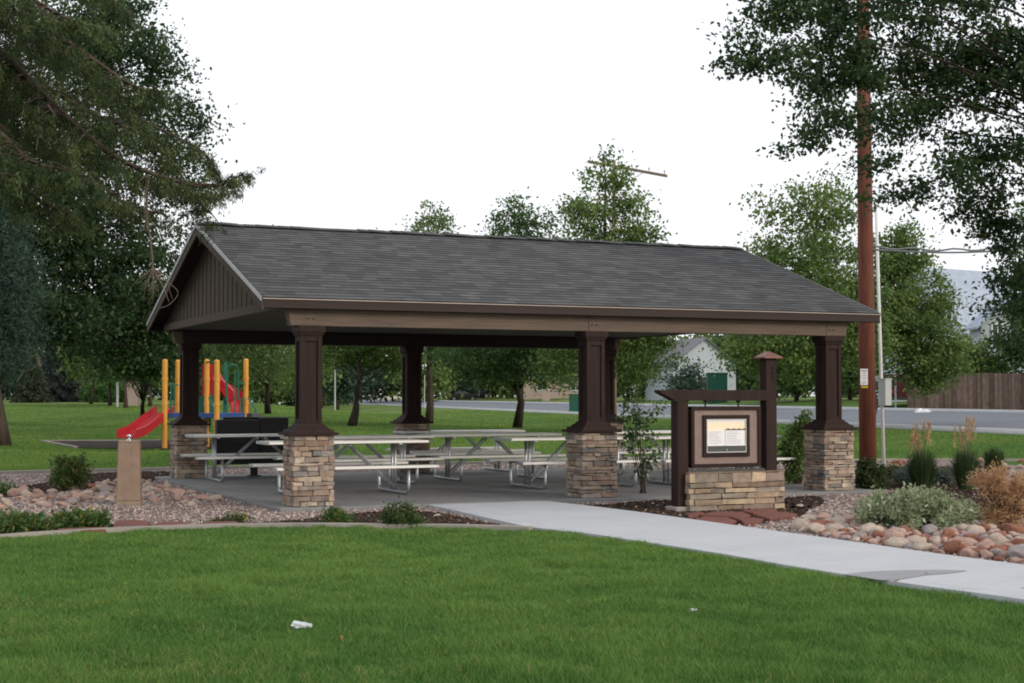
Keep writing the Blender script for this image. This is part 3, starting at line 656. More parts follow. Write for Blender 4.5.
LGs = [(.05, .11, .025), (.12, .19, .05), (.30, .24, .06)]
shrub('rounded_shrub', 'bushy green shrub behind the cobbles near the tan pedestal', 70, 490, [(70, 470, 17, 17), (68, 478, 18, 10)], 85, 60, .055, .06, [(.06, .11, .03), (.14, .20, .05), (.32, .26, .08)])
shrub('low_shrub', 'small feathery green shrub at the foot of the nearest stone pier', 338, 526, [(338, 517, 14, 8), (340, 522, 14, 5)], 40, 45, .035, .05, LGs, .4)
shrub('low_shrub', 'dense low green shrub in the dark mulch before the picnic tables', 400, 528, [(400, 516, 21, 11), (401, 521, 23, 7)], 80, 45, .035, .05, [(.04, .08, .025), (.095, .14, .04), (.18, .19, .06)], .4)
shrub('flowering_perennial', 'leafy green perennial with an orange flower beside the concrete edging', 22, 534, [(20, 524, 22, 6), (40, 525, 14, 5)], 60, 45, .05, .075, LGs, .4, cat='plant')
shrub('low_perennial', 'low spreading green perennial along the pale edging near the red flagstones', 78, 530, [(80, 521, 24, 6), (98, 524, 10, 4)], 60, 45, .05, .075, LGs, .4, cat='plant')
shrub('low_perennial', 'small sprig of green at the far end of the cobble bed', 4, 495, [(2, 490, 12, 4)], 14, 40, .05, .06, LGs, .4, cat='plant')
shrub('low_perennial', 'sparse yellow flowered ground plant before the slab corner', 240, 524, [(235, 518, 14, 4), (215, 523, 10, 2.5)], 18, 30, .05, .05, [(.06, .10, .03), (.13, .18, .05), (.6, .42, .03)], .4, cat='plant')
shrub('upright_shrub', 'leafy upright shrub against the stone pier at the end of the slab', 797, 487, [(797, 448, 15, 28), (803, 425, 8, 14), (785, 455, 8, 10), (790, 475, 8, 8)], 60, 40, .06, .075, MG, .55, stems=14)
shrub('upright_sapling', 'tall thin leafy sapling growing in front of the middle stone pier', 643, 497, [(640, 418, 13, 26), (652, 450, 10, 22), (627, 410, 7, 14), (655, 405, 5, 12), (645, 470, 8, 12), (638, 440, 12, 16)], 44, 17, .06, .07, [(.06, .11, .045), (.13, .19, .08), (.2, .25, .12)], .6, stems=18, stemr=.007)
shrub('variegated_shrub', 'wide mound of silvery variegated leaves beside the cobbles', 915, 530, [(915, 510, 46, 15), (885, 510, 28, 13), (945, 512, 30, 13), (920, 500, 26, 9), (915, 521, 55, 8)], 260, 60, .055, .062, [(.19, .25, .12), (.44, .48, .31), (.60, .62, .46)], .42, stems=24)
shrub('dead_juniper', 'dead juniper with rust brown dry foliage among the cobbles', 1008, 530, [(1014, 500, 24, 24), (988, 486, 14, 12), (1003, 516, 24, 12), (1024, 488, 14, 16), (984, 478, 10, 8), (1000, 478, 10, 10)], 130, 60, .05, .062, [(.36, .20, .10), (.62, .41, .23), (.66, .50, .32)], .16, stems=60, droop=-.25, stemr=.008)
shrub('rose_bush', 'dark green rose bush at the foot of the red brown pole', 872, 490, [(868, 474, 14, 13), (874, 482, 14, 8), (860, 480, 10, 10)], 60, 40, .06, .07, [(.03, .06, .02), (.075, .11, .035), (.15, .16, .05)], .55)
shrub('flowering_perennial', 'low plant with yellow blooms next to the rose bush', 892, 480, [(892, 472, 10, 8)], 24, 30, .05, .055, [(.045, .07, .03), (.09, .11, .05), (.55, .36, .06)], .45, cat='plant')
GB = 'blue grey mounding plants in the bed'
shrub('silvery_plant', 'blue grey mounding plant in front of the nearest feather grass', 915, 486, [(908, 477, 18, 8)], 34, 40, .06, .07, [(.075, .11, .085), (.16, .20, .165)], .3, cat='plant', group=GB)
shrub('silvery_plant', 'blue grey mounding plant between the feather grasses', 943, 484, [(942, 477, 14, 7)], 28, 40, .06, .07, [(.075, .11, .085), (.16, .20, .165)], .3, cat='plant', group=GB)
def feather(px, py, hpx, wpx, label, plume):
    b = at(px, py, -.06); d = float(np.dot(b-CAM, FW)); h = hpx*d/FOC; w = wpx*d/FOC
    t = thing('feather_grass', b, label, 'ornamental grass', 'clumps of feather grass in the bed'); n = 900
    a = rng.uniform(0, 2*PI, n); r = rng.random(n)**.5*.14; out = rng.uniform(.1, 1, n)*w; hh = h*rng.uniform(.55, 1.05, n)*(1-.25*(out/w)**2)
    dr = np.stack([np.cos(a), np.sin(a), np.zeros(n)], 1); s = np.stack([-np.sin(a), np.cos(a), np.zeros(n)], 1)*.008
    p0 = b+dr*r[:, None]; p1 = p0+dr*(out*.35)[:, None]+np.array([0, 0, 1.])*(hh*.65)[:, None]; p2 = p0+dr*out[:, None]+np.array([0, 0, 1.])*hh[:, None]
    V = np.stack([p0-s, p0+s, p1+s, p1-s, p2-s*.2, p2+s*.2], 1).reshape(-1, 3); i = (np.arange(n)*6)[:, None]
    F = np.concatenate([i+np.array([[0, 1, 2, 3]]), i+np.array([[3, 2, 5, 4]])]); c = np.array((.035, .07, .025))+rng.random((n, 1))*np.array((.05, .06, .025))
    npmesh('foliage', V, F, 'blade', np.repeat(c, 6, 0), t, b)
    if plume:
        m = plume; mb = MB(); P = []
        for k in range(m):
            q = b+np.array([rng.normal()*.14, rng.normal()*.12, h*rng.uniform(1.25, 1.75)]); mb.tube([b+np.array([0, 0, h*.5]), (b+q)/2+np.array([0, 0, h*.3]), q], [.006, .005, .003], 4, False)
            z = rng.random(60)*.38; P.append(q+np.stack([rng.normal(size=60)*.008, rng.normal(size=60)*.008, -z], 1))
        mb.build('stalk', 'deadtwig', t, b); P = np.vstack(P); dd = np.tile((0, 0, 1.), (len(P), 1)); V, F = leaf_verts(P, rng.uniform(.04, .09, len(P)), .2, 0, dd)
        c = np.array((.46, .30, .16))+rng.random((len(P), 1))*np.array((.16, .12, .08)); npmesh('plume', V, F, 'blade', np.repeat(c, 4, 0), t, b)
feather(922, 489, 40, 17, 'feather grass with tan plumes standing next to the yellow bloom plant', 9)
feather(967, 490, 42, 15, 'feather grass with tan plumes standing behind the dead juniper', 9)
feather(994, 473, 26, 9, 'small dark feather grass without plumes behind the dead juniper', 0)
mb = MB()

# ------------------------------------------------------------------ cobbles, flagstones
import bmesh
def rock_mesh(seed, mat):
    bm = bmesh.new(); bmesh.ops.create_icosphere(bm, subdivisions=3, radius=.5); r = np.random.default_rng(seed)
    cut = [(lambda n: (n/np.linalg.norm(n), r.uniform(.28, .45)))(r.normal(size=3)) for _ in range(9)]
    fr = r.uniform(2, 5, (3, 3)); ph = r.uniform(0, 6, 3)
    for v in bm.verts:
        p = np.array(v.co)
        for n, dst in cut:
            k = p@n
            if k > dst: p = p-n*(k-dst)*.9
        p = p*(1+.07*np.sin(fr[0]@p*2+ph[0])+.05*np.sin(fr[1]@p*4+ph[1])+.025*np.sin(fr[2]@p*9+ph[2])); v.co = p
    me = bpy.data.meshes.new('cobble'); bm.to_mesh(me); bm.free(); me.polygons.foreach_set('use_smooth', [True]*len(me.polygons)); me.materials.append(mat); return me
RC = [('rust red', (.34, .155, .105), (.24, .11, .078)), ('salmon pink', (.50, .335, .28), (.39, .255, .21)), ('pale buff', (.52, .43, .36), (.43, .345, .285)), ('mauve grey', (.36, .31, .305), (.27, .23, .225))]
RM = [plain('cobble_'+n.replace(' ', '_'), tuple(min(x*1.15, 1) for x in a), tuple(x*.8 for x in b), 11, .95, 0, .9, spec=.12) for n, a, b in RC]
RMESH = [[rock_mesh(10*i+j, m) for j in range(4)] for i, m in enumerate(RM)]
ROCKS = []
def cobbles(poly, n, smin, smax, where, group, wts=(.19, .44, .25, .12), gap=.42, avoid=(), tall=1.0):
    P = scatter(poly, 6000); kept = []
    for x, y in P:
        if len(kept) >= n: break
        if -.75 < x < 9.8 and -.6 < y < 9: continue
        s = smin+(smax-smin)*rng.random()**2.2
        if any((x-a)**2+(y-b)**2 < ((s+c)*gap)**2 for a, b, c in kept): continue
        if any((x-a)**2+(y-b)**2 < c*c for a, b, c in avoid): continue
        kept.append((x, y, s))
    for x, y, s in kept:
        i = rng.choice(4, p=wts); me = RMESH[i][rng.integers(4)]
        sz = np.array([s*rng.uniform(.95, 1.3), s*rng.uniform(.75, 1.0), s*rng.uniform(.6, .85)*tall])
        ROCKS.append((s/np.hypot(x-CAM[0], y-CAM[1]), me, sz, (x, y, Zb+sz[2]*.29), (rng.normal()*.2, rng.normal()*.2, rng.uniform(0, 6.28)), f'{RC[i][0]} rounded river cobble {where}', group))
cobbles(pxpoly([(800, 531), (830, 539), (930, 553), (1060, 571), (1060, 531), (985, 532), (930, 531), (880, 527), (840, 522), (806, 524)], -.06), 330, .11, .27, 'in the strip beside the walkway', 'river cobbles along the walkway', gap=.37)
cobbles(pxpoly([(1002, 512), (1060, 520), (1060, 462), (1012, 463), (1004, 480)], -.06), 36, .16, .3, 'behind the dead juniper', 'river cobbles behind the dead juniper')
cobbles(pxpoly([(880, 466), (910, 462), (1000, 461), (1000, 468), (900, 472)], -.06), 26, .16, .3, 'between the feather grasses and the back lawn', 'river cobbles along the back of the bed')
cobbles(pxpoly([(0, 490), (28, 490), (74, 497), (74, 507), (40, 510), (-30, 512)], -.06), 36, .16, .28, 'heaped behind the low perennials', 'river cobbles behind the perennials', (.04, .56, .32, .08), tall=.8)
cobbles(pxpoly([(70, 488), (120, 480), (170, 480), (230, 490), (240, 502), (185, 507), (140, 506), (70, 500)], -.06), 80, .12, .28, 'scattered round the tan pedestal', 'river cobbles round the tan pedestal', (.05, .56, .30, .09), avoid=[(*at(129, 505)[:2], .36)], tall=.75)
ROCKS.sort(key=lambda r: -r[0])
for _, me, sz, loc, rot, lb, gr in ROCKS[:296]:
    o = bpy.data.objects.new('river_cobble', me); COL.objects.link(o); o.scale = sz; o.location = loc; o.rotation_euler = rot; tag(o, lb, 'cobble', gr)
bm = bmesh.new(); mats = []
from mathutils import Euler
for _, me, sz, loc, rot, lb, gr in ROCKS[296:]:
    n0 = len(bm.verts); f0 = len(bm.faces); bm.from_mesh(me); bm.verts.ensure_lookup_table(); bm.faces.ensure_lookup_table()
    if me.materials[0] not in mats: mats.append(me.materials[0])
    X = Matrix.LocRotScale(Vector(loc), Euler(rot), Vector(sz))
    for v in bm.verts[n0:]: v.co = X @ v.co
    for f in bm.faces[f0:]: f.material_index = mats.index(me.materials[0]); f.smooth = True
if ROCKS[296:]:
    me = bpy.data.meshes.new('small_cobbles'); bm.to_mesh(me)
    for m in mats: me.materials.append(m)
    o = bpy.data.objects.new('small_cobbles', me); COL.objects.link(o); o['kind'] = 'stuff'; o['label'] = 'small river cobbles filling in between the larger ones'
bm.free()
def flagstone(pts, label, th=.06, z=-.05):
    P = [at(x, y, z+th) for x, y in pts]; c = np.mean(P, 0); b = np.array([c[0], c[1], z]); mb = MB()
    Q = [np.array(p[:2])+rng.normal(size=2)*.015 for p in P]; mb.prism([tuple(q) for q in Q], z-.01, z+th)
    o = mb.build('flagstone', 'flag', None, b, .012); o.location = b; tag(o, label, 'flagstone', 'red sandstone flagstones in the beds')
for pts, lb in (([(690, 520), (705, 516), (728, 517), (738, 520.5), (728, 524.5), (706, 526.5), (688, 526)], 'broad red flagstone at the front of the sign wall by the walkway'), ([(672, 520.5), (683, 517), (689, 519), (687, 524.5), (676, 524.5)], 'small red flagstone below the left post of the notice board'), ([(700, 514.5), (716, 511), (742, 511.5), (752, 515), (742, 519.5), (728, 516)], 'red flagstone close against the middle of the sign wall'),
                ([(755, 514.5), (768, 511.5), (786, 511.5), (797, 514), (790, 517), (768, 518.5)], 'red flagstone farthest out from the end of the sign wall'), ([(742, 510.5), (757, 508.5), (776, 507.5), (778, 510), (764, 511.5), (752, 513)], 'narrow red flagstone touching the end of the sign wall'), ([(741, 520), (752, 517), (766, 519), (757, 522), (744, 523)], 'smallest red flagstone between the two outer ones'), ([(686, 513.5), (696, 511.5), (703, 512.5), (698, 515), (688, 516.5)], 'small red flagstone beside the concrete footing of the notice board')):
    flagstone(pts, lb, .035)
for pts, lb in (([(58, 531), (85, 529.6), (108, 529.5), (106, 532), (62, 533.5)], 'narrow red flagstone edging below the low perennial'), ([(112, 529), (118, 523.5), (134, 522), (150, 524), (146, 528.5), (125, 529.8)], 'tilted red flagstone nearest the tan pedestal'), ([(150, 528.5), (158, 524.6), (182, 523.8), (190, 526), (180, 528)], 'red flagstone along the edging past the tilted one'), ([(192, 526.8), (206, 524.4), (236, 523.6), (238, 525.6), (216, 527)], 'long red flagstone nearest the slab corner')):
    flagstone([(x, y-2.6) for x, y in pts], lb, .05)

# ------------------------------------------------------------------ the pavilion
STC = [(.37, .28, .21), (.42, .34, .255), (.31, .235, .18), (.25, .205, .17), (.36, .27, .205), (.46, .38, .29), (.21, .19, .175), (.33, .225, .17), (.40, .32, .25), (.35, .29, .25)]
def ledge(mb, x0, x1, y0, y1, z0, z1, hmin=.032, hmax=.09, lmin=.09, lmax=.36, cols=STC):
    mb.box(((x0+x1)/2, (y0+y1)/2, (z0+z1)/2), (x1-x0-.05, y1-y0-.05, z1-z0-.006), 0, (.06, .05, .045))
    z = z0
    row = 0
    while z < z1-.02:
        h = min(rnd.uniform(hmin, hmax), z1-z)
        if z1-z-h < .03: h = z1-z
        for side in range(4):
            a0, a1 = (x0, x1) if side in (0, 2) else (y0, y1); a = a0
            own = (row % 2 == 0) == (side in (0, 2)); 
            if not own: a0 += .07; a1 -= .07; a = a0
            while a < a1-.01:
                l = min(rnd.uniform(lmin, lmax), a1-a)
                if a1-a-l < .06: l = a1-a
                pr = rnd.uniform(-.018, .016); t = .085; c = np.array(rnd.choice(cols))*rnd.uniform(.8, 1.2); m = a+l/2; g = .007
                if side == 0: cc = (m, y0+t/2-pr, z+h/2); sz = (l-g, t, h-g)
                elif side == 2: cc = (m, y1-t/2+pr, z+h/2); sz = (l-g, t, h-g)
                elif side == 1: cc = (x1-t/2+pr, m, z+h/2); sz = (t, l-g, h-g)
                else: cc = (x0+t/2-pr, m, z+h/2); sz = (t, l-g, h-g)
                mb.box(cc, sz, 0, c, .009); a += l
        z += h; row += 1
pav = thing('picnic_pavilion', (0, 0, 0), 'open sided brown picnic pavilion with shingled gable roof on six stone pier columns', 'pavilion')
ZB, ZT, ZE, ZR, OX, OY = 2.56, 2.767, 2.938, 4.416, .76, .275
OR = .86      # the verge at the far end hangs out a little more
S2 = .298
first = None
for ix in range(3):
    for iy in range(2):
        x, y = (0, L1, LW)[ix], iy*WD
        col = bpy.data.objects.new('column', None); COL.objects.link(col); col.parent = pav; col.location = (x, y, 0); col.empty_display_size = .2
        mb = MB(); ledge(mb, -S2, S2, -S2, S2, .0, 1.0); mb.build('stone_pier', 'stone', col, None, .006)
        mb = MB(); mb.box((0, 0, 1.021), (.70, .70, .04)); mb.box((0, 0, 1.062), (.60, .60, .045), 0, None, 0, .94); mb.box((0, 0, 1.105), (.50, .50, .045), 0, None, 0, .86); mb.box((0, 0, 1.146), (.40, .40, .04), 0, None, 0, .9)
        mb.build('pier_cap', 'brown', col, None, .006)
        mb = MB(); w = .31; mb.box((0, 0, (1.15+2.42)/2), (w-.055, w-.055, 2.42-1.15))
        for sx in (-1, 1):
            for sy in (-1, 1): mb.box((sx*(w/2-.032), sy*(w/2-.032), (1.155+2.415)/2), (.064, .064, 2.415-1.155))
        for z in (1.195, 2.375):
            for s in (-1, 1): mb.box((0, s*(w/2-.018), z), (w-.132, .032, .075)); mb.box((s*(w/2-.018), 0, z), (.032, w-.132, .075))
        mb.build('shaft', 'brown', col, None, .004)
        mb = MB(); mb.box((0, 0, 2.43), (.335, .335, .025)); mb.box((0, 0, 2.455), (.36, .36, .026)); mb.box((0, 0, 2.513), (.39, .39, .09)); mb.build('capital', 'brown', col, None, .005)
def beam(y, mat, name='beam'):
    mb = MB(); e = .34; z0, z1 = ZB, 2.80; yy = .095
    for a, b in ((-e, L1-.10), (L1-.096, LW-.10), (LW-.096, LW+e)):
        c0 = .05 if a == -e else 0; c1 = .05 if b == LW+e else 0
        mb.extr([(a+c0, y-yy, z0), (b-c1, y-yy, z0), (b, y-yy, z1), (a, y-yy, z1)], (0, yy*2, 0))
    o = mb.build(name, mat, pav, None, .006)
    m2 = MB()
    for x in (.0, L1, LW):
        for dx in (-.04, .04):
            for sg in (-1, 1): m2.tube([(x+dx, y+sg*yy, 2.66), (x+dx, y+sg*(yy+.012), 2.66)], .014, 8)
    m2.build('bolt', 'black', o)
    for sg in (-1, 1): m3 = MB(); m3.box((0, y+sg*(yy+.002), 2.665), (.17, .006, .19)); m3.build('splice_plate', 'brown_beam', o)
beam(0, 'brown_beam'); beam(WD, 'brown_beam')
for x in (L1, ):
    pass
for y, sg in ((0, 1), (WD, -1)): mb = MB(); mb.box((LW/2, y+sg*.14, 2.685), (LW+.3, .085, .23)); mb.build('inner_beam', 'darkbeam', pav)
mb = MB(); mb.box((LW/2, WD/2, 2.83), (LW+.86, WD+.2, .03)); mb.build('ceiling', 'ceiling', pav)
# roof planes with stepped shingle courses
def slope(mb, sgn, uvs):
    yc = WD/2; run = yc+OY; rise = ZR-ZE; n = 28; ln = math.hypot(run, rise); ny, nz = -sgn*rise/ln, run/ln
    V = []; F = []
    for i in range(n):
        for k, (t, off) in enumerate(((i/n, .010), ((i+1)/n, .002))):
            y = yc-sgn*(run*(1-t)) if True else 0; z = ZE+rise*t
            for x in (-OX, LW+OR): V.append((x, y+ny*off, z+nz*off))
        b = 4*i; F.append((b, b+1, b+3, b+2)); uvs.append([(-OX, i), (LW+OR, i), (LW+OR, i+.999), (-OX, i+.999)])
        if i < n-1: F.append((b+2, b+3, b+5, b+4)); uvs.append([(-OX, i+.999), (LW+OR, i+.999), (LW+OR, i+.999), (-OX, i+.999)])
    mb.add(V, F)
mb = MB(); uvs = []; slope(mb, 1, uvs); slope(mb, -1, uvs)
V = np.vstack(mb.v); me = bpy.data.meshes.new('roof'); me.from_pydata(V.tolist(), [], mb.f); me.update()
uvl = me.uv_layers.new(name='UVMap'); uvl.data.foreach_set('uv', np.array(uvs, np.float32).ravel()); me.materials.append(M['shingle'])
bm = bmesh.new(); bm.from_mesh(me)
for f in bm.faces:
    if f.normal.z < 0: f.normal_flip()
bm.to_mesh(me); bm.free()
roof = bpy.data.objects.new('roof', me); COL.objects.link(roof); roof.parent = pav
mb = MB()                          # decking below the shingles
ex = .735
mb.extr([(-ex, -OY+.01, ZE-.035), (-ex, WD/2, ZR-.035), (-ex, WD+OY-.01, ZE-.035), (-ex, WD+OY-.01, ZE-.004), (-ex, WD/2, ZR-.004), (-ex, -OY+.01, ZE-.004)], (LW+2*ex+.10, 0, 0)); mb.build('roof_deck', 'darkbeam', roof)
mb = MB(); a = -OX
while a < LW+OR-.05:
    l = min(.3, LW+OR-a); th = .026+rnd.uniform(-.012, .014)
    for sg in (1, -1):
        mb.add([(a, WD/2, ZR+.012+th), (a+l, WD/2, ZR+.022+th*.4), (a+l, WD/2-sg*.15, ZR+.022-.05+th*.2), (a, WD/2-sg*.15, ZR+.012-.05+th)], [(0, 1, 2, 3)])
    mb.add([(a, WD/2, ZR+.012+th), (a, WD/2-.15, ZR-.04+th), (a, WD/2-.15, ZR-.06), (a, WD/2+.15, ZR-.06), (a, WD/2+.15, ZR-.04+th)], [(0, 1, 2, 3, 4)])
    a += .2
mb.build('ridge_cap', 'ridge', roof)
for y, sg in ((-OY, -1), (WD+OY, 1)):
    mb = MB(); yy = y-sg*.02
    mb.extr([(-.745, yy, 2.795), (-.745, yy, ZE-.02), (-.745, yy+sg*.022, ZE-.02), (-.745, yy+sg*.022, 2.795)], (LW+1.59, 0, 0))
    f = mb.build('fascia', 'fascia', roof, None, .003)
    mb = MB(); mb.box((LW/2+.05, yy+sg*.032, ZE-.014), (LW+1.6, .016, .013)); mb.build('drip_edge', 'drip', roof)
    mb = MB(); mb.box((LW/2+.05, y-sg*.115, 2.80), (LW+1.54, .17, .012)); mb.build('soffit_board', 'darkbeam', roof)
for x, sx in ((-OX, -1), (LW+OR, 1)):
    for sg in (1, -1):
        yc = WD/2; y0 = yc-sg*(yc+OY)
        mb = MB(); d = .17
        mb.extr([(x-sx*.03, y0, ZE-.012), (x-sx*.03, yc, ZR-.012), (x-sx*.03, yc, ZR-.012-d*1.05), (x-sx*.03, y0, ZE-.012-d*.9)], (sx*.028, 0, 0)); mb.build('rake_board', 'siding', roof)
        mb = MB(); mb.extr([(x, y0, ZE+.012), (x, yc, ZR+.012), (x, yc, ZR-.05), (x, y0, ZE-.05)], (sx*.012, 0, 0)); mb.build('rake_flashing', 'rake_metal', roof)
for x, sx in ((-.43, -1), (LW+.43, 1)):
    mb = MB(); yc = WD/2; z0 = 2.83; k = (ZR-ZE)/(yc+OY); zt = lambda y: ZR-.04-abs(y-yc)*k
    ya = -.20; mb.extr([(x, ya, z0), (x, 2*yc-ya, z0), (x, 2*yc-ya, zt(ya)-.005), (x, yc, zt(yc)), (x, ya, zt(ya)-.005)], (-sx*.03, 0, 0))
    y = .06
    while y < 2*yc-ya-.05:
        h = min(zt(y-.025), zt(y+.025))-.005
        if h > z0+.12: mb.box((x+sx*.004, y, (z0+h)/2), (.012, .045, h-z0))
        y += .31
    gw = mb.build('gable_wall', 'siding', pav)
    mb = MB(); mb.box((x+sx*.03, yc, z0+.03), (.055, WD+.1, .13)); mb.build('trim_board', 'siding', gw)

# ------------------------------------------------------------------ picnic tables
def make_table():
    t = thing('picnic_table', (0, 0, 0), 'x', 'picnic table', 'aluminium picnic tables under the pavilion')
    Lt = 2.62; zt, zb = .85, .47
    mb = MB()
    for y in (-.25, 0, .25): mb.box((0, y, zt-.02), (Lt, .243, .04))
    tt = mb.build('tabletop', 'alu', t, None, .006)
    for s in (-1, 1): mb = MB(); mb.box((s*(Lt/2+.004), 0, zt-.022), (.012, .75, .046)); mb.build('end_cap', 'galv', tt)
    for s in (-.85, .85): mb = MB(); mb.box((s, 0, zt-.052), (.05, .70, .022)); mb.build('cross_brace', 'galv', tt)
    for s in (-1, 1):
        mb = MB(); mb.box((0, s*.70, zb-.02), (Lt, .25, .04)); bn = mb.build('bench', 'alu', t, None, .006)
        for q in (-1, 1): m2 = MB(); m2.box((q*(Lt/2+.004), s*.70, zb-.022), (.012, .255, .046)); m2.build('end_cap', 'galv', bn)
    for s in (-.85, .85):
        mb = MB(); r = .026; p = [(s, -.70, zb-.04), (s, -.70, .13)]
        for a in range(1, 7): w = a/6*PI/2; p.append((s, -.70+.10*(1-math.cos(w)), .13-.10*math.sin(w)))
        q = [(x, -y, z) for x, y, z in p[::-1]]; mb.tube(p+q, r, 8)
        for d in (-.075, .075): mb.tube([(s, d, .035), (s, d, zt-.06)], r, 8)
        mb.tube([(s, -.70, zb-.05), (s, .70, zb-.05)], .02, 6)
        mb.build('leg_frame', 'galv', t, smooth=True)
        mb = MB()
        for d in (-.075, .075): mb.tube([(s*.99, d, .10), (s*.10, d, zt-.07)], .017, 6)
        mb.box((s*.09, 0, zt-.075), (.06, .2, .03)); mb.build('brace', 'galv', t, smooth=False)
    return t
tb = make_table()
TABLES = [((1.22, 2.2), 'nearest picnic table between the first two stone piers of the front row'), ((1.03, 6.7), 'picnic table in front of the black cabinet and the playground'), ((2.3, 4.75), 'picnic table directly behind the nearest one'),
          ((5.08, 5.3), 'picnic table with its diagonal braces in plain view in the middle of the slab'), ((5.43, 2.5), 'picnic table whose near end is hidden by the middle stone pier'), ((5.55, 8.0), 'picnic table at the rear edge of the slab beyond the middle one'),
          ((8.05, 2.35), 'picnic table behind the sapling and the sign'), ((8.75, 6.0), 'picnic table at the far back corner behind the sapling')]
for i, ((x, y), lb) in enumerate(TABLES):
    o = tb if i == 0 else copy_tree(tb)
    o.location = (x, y, 0); o.rotation_euler = (0, 0, math.radians([.5, -1, 1, -.6, .4, 1, -.5, .6][i])); o['label'] = lb

# ------------------------------------------------------------------ sign
sb = np.array([5.55, -2.2, -.06]); sg = thing('notice_board', sb, 'brown timber notice board with lit looking poster case on a low ledgestone wall', 'sign')
def B(mb, x0, x1, y0, y1, z0, z1): mb.box(((x0+x1)/2, (y0+y1)/2, (z0+z1)/2), (x1-x0, y1-y0, z1-z0))
sg['label'] = 'brown timber notice board with papers behind glass on a low stone wall'
SY = -2.45
def SX(px): # world x on the plane y=SY
    r = ray(px, 430); k = (SY-CAM[1])/r[1]; return CAM[0]+r[0]*k
def SZ(px, py): r = ray(px, py); k = (SY-CAM[1])/r[1]; return CAM[2]+r[2]*k
x0, x1, x2, x3 = SX(677.5), SX(688.5), SX(766.5), SX(777)
zbm0, zbm1 = SZ(690, 400.7), SZ(690, 390)
mb = MB(); B(mb, x0, x1, SY, SY+.19, -.08, zbm0-.003); mb.build('post', 'brown', sg, sb, .008)
mb = MB(); zt_ = SZ(772, 358.5); B(mb, x2, x3, SY, SY+.17, -.08, zt_); po = mb.build('post', 'brown', sg, sb, .008)
mb = MB(); cx, cy = (x2+x3)/2, SY+.085; mb.box((cx, cy, zt_+.012), (.31, .31, .024)); mb.box((cx, cy, zt_+.065), (.30, .30, .082), 0, None, 0, .12); mb.build('finial', 'copper', po, sb, .004)
mb = MB(); px_ = SX(773); zz = [SZ(773, y) for y in (366, 381)]   # carved scrolls on the post face
for k in range(3):
    zc = zz[0]+(zz[1]-zz[0])*(k+.5)/3; pts = [(px_+.028*math.cos(a)*(1 if k % 2 else -1)*(1-a/14), SY-.004, zc+.034*math.sin(a)*(1-a/16)) for a in np.linspace(.3, 6.8, 16)]; mb.tube(pts, .007, 5)
mb.build('carving', 'darkbeam', po, sb)
mb = MB(); xl = SX(659); xr = x2-.003; ybm = SY-.012
mb.extr([(xl, ybm, zbm1), (xr, ybm, zbm1), (xr, ybm, zbm0), (x0-.05, ybm, zbm0), (x0-.10, ybm, zbm0+.03), (xl+.02, ybm, zbm1-.04)], (0, .17, 0)); mb.build('crossbeam', 'brown', sg, sb, .006)
# hanging board
fx0, fx1, fz1, fz0 = SX(691.5), SX(761), SZ(728, 406.5), SZ(728, 467)
yb = SY+.0
mb = MB(); B(mb, fx0, fx1, yb+.02, yb+.12, fz0, fz1); bd = mb.build('hanging_board', 'signtan', sg, sb)
fw = .05
mb = MB(); B(mb, fx0, fx1, yb-.005, yb+.135, fz1-fw, fz1+.003); B(mb, fx0, fx1, yb-.005, yb+.135, fz0-.003, fz0+fw); B(mb, fx0-.002, fx0+fw, yb-.004, yb+.134, fz0+fw, fz1-fw); B(mb, fx1-fw, fx1+.002, yb-.004, yb+.134, fz0+fw, fz1-fw); mb.build('frame', 'brown', bd, sb, .004)
ix0, ix1, iz1, iz0 = SX(703), SX(749.5), SZ(728, 415), SZ(728, 456.5); fw = .058
mb = MB(); B(mb, ix0, ix1, yb-.012, yb+.018, iz1-fw, iz1); B(mb, ix0, ix1, yb-.012, yb+.018, iz0, iz0+fw); B(mb, ix0+.001, ix0+fw, yb-.011, yb+.018, iz0+fw, iz1-fw); B(mb, ix1-fw, ix1-.001, yb-.011, yb+.018, iz0+fw, iz1-fw); mb.build('case_frame', 'brown', bd, sb, .004)
cx0, cx1, cz1, cz0 = ix0+fw, ix1-fw, iz1-fw, iz0+fw; H_ = cz1-cz0; W_ = cx1-cx0
mb = MB(); B(mb, cx0, cx1, yb+.0, yb+.018, cz0, cz0+H_*.20); mb.build('case_base', 'darkgrey', bd, sb)
mb = MB(); B(mb, cx0, cx1, yb+.004, yb+.018, cz0+H_*.20, cz1); pt = mb.build('poster', 'peach', bd, sb)
mb = MB(); B(mb, cx0, cx1, yb+.001, yb+.0035, cz1-H_*.09, cz1); mb.build('poster_header', 'paper', bd, sb)
mb = MB()                          # skyline drawn on the poster
for k in range(14):
    u = .46+.53*k/14; h = H_*(.02+.035*abs(math.sin(k*2.3))); B(mb, cx0+W_*u, cx0+W_*(u+.03), yb+.0015, yb+.0035, cz0+H_*.665, cz0+H_*.665+h)
mb.build('poster_drawing', 'brown', bd, sb)
for a, b in ((.02, .46), (.475, .955)):
    mb = MB(); B(mb, cx0+W_*a, cx0+W_*b, yb-.004, yb+.0005, cz0+H_*.20, cz0+H_*.66); nt_ = mb.build('notice', 'paper', bd, sb)
    mb = MB()
    for k in range(8):
        w = rnd.uniform(.5, .9)*(b-a)*W_; z = cz0+H_*(.62-.05*k); B(mb, cx0+W_*(a+.03), cx0+W_*(a+.03)+w*.9, yb-.0062, yb-.0045, z-.004, z)
    mb.build('text_line', 'ink', nt_, sb)
mb = MB(); mb.tube([(cx0+W_*.5, yb-.01, cz0+H_*.08), (cx0+W_*.5, yb+.002, cz0+H_*.08)], .014, 10); mb.build('lock', 'chrome', bd, sb)
mb = MB(); q = .012
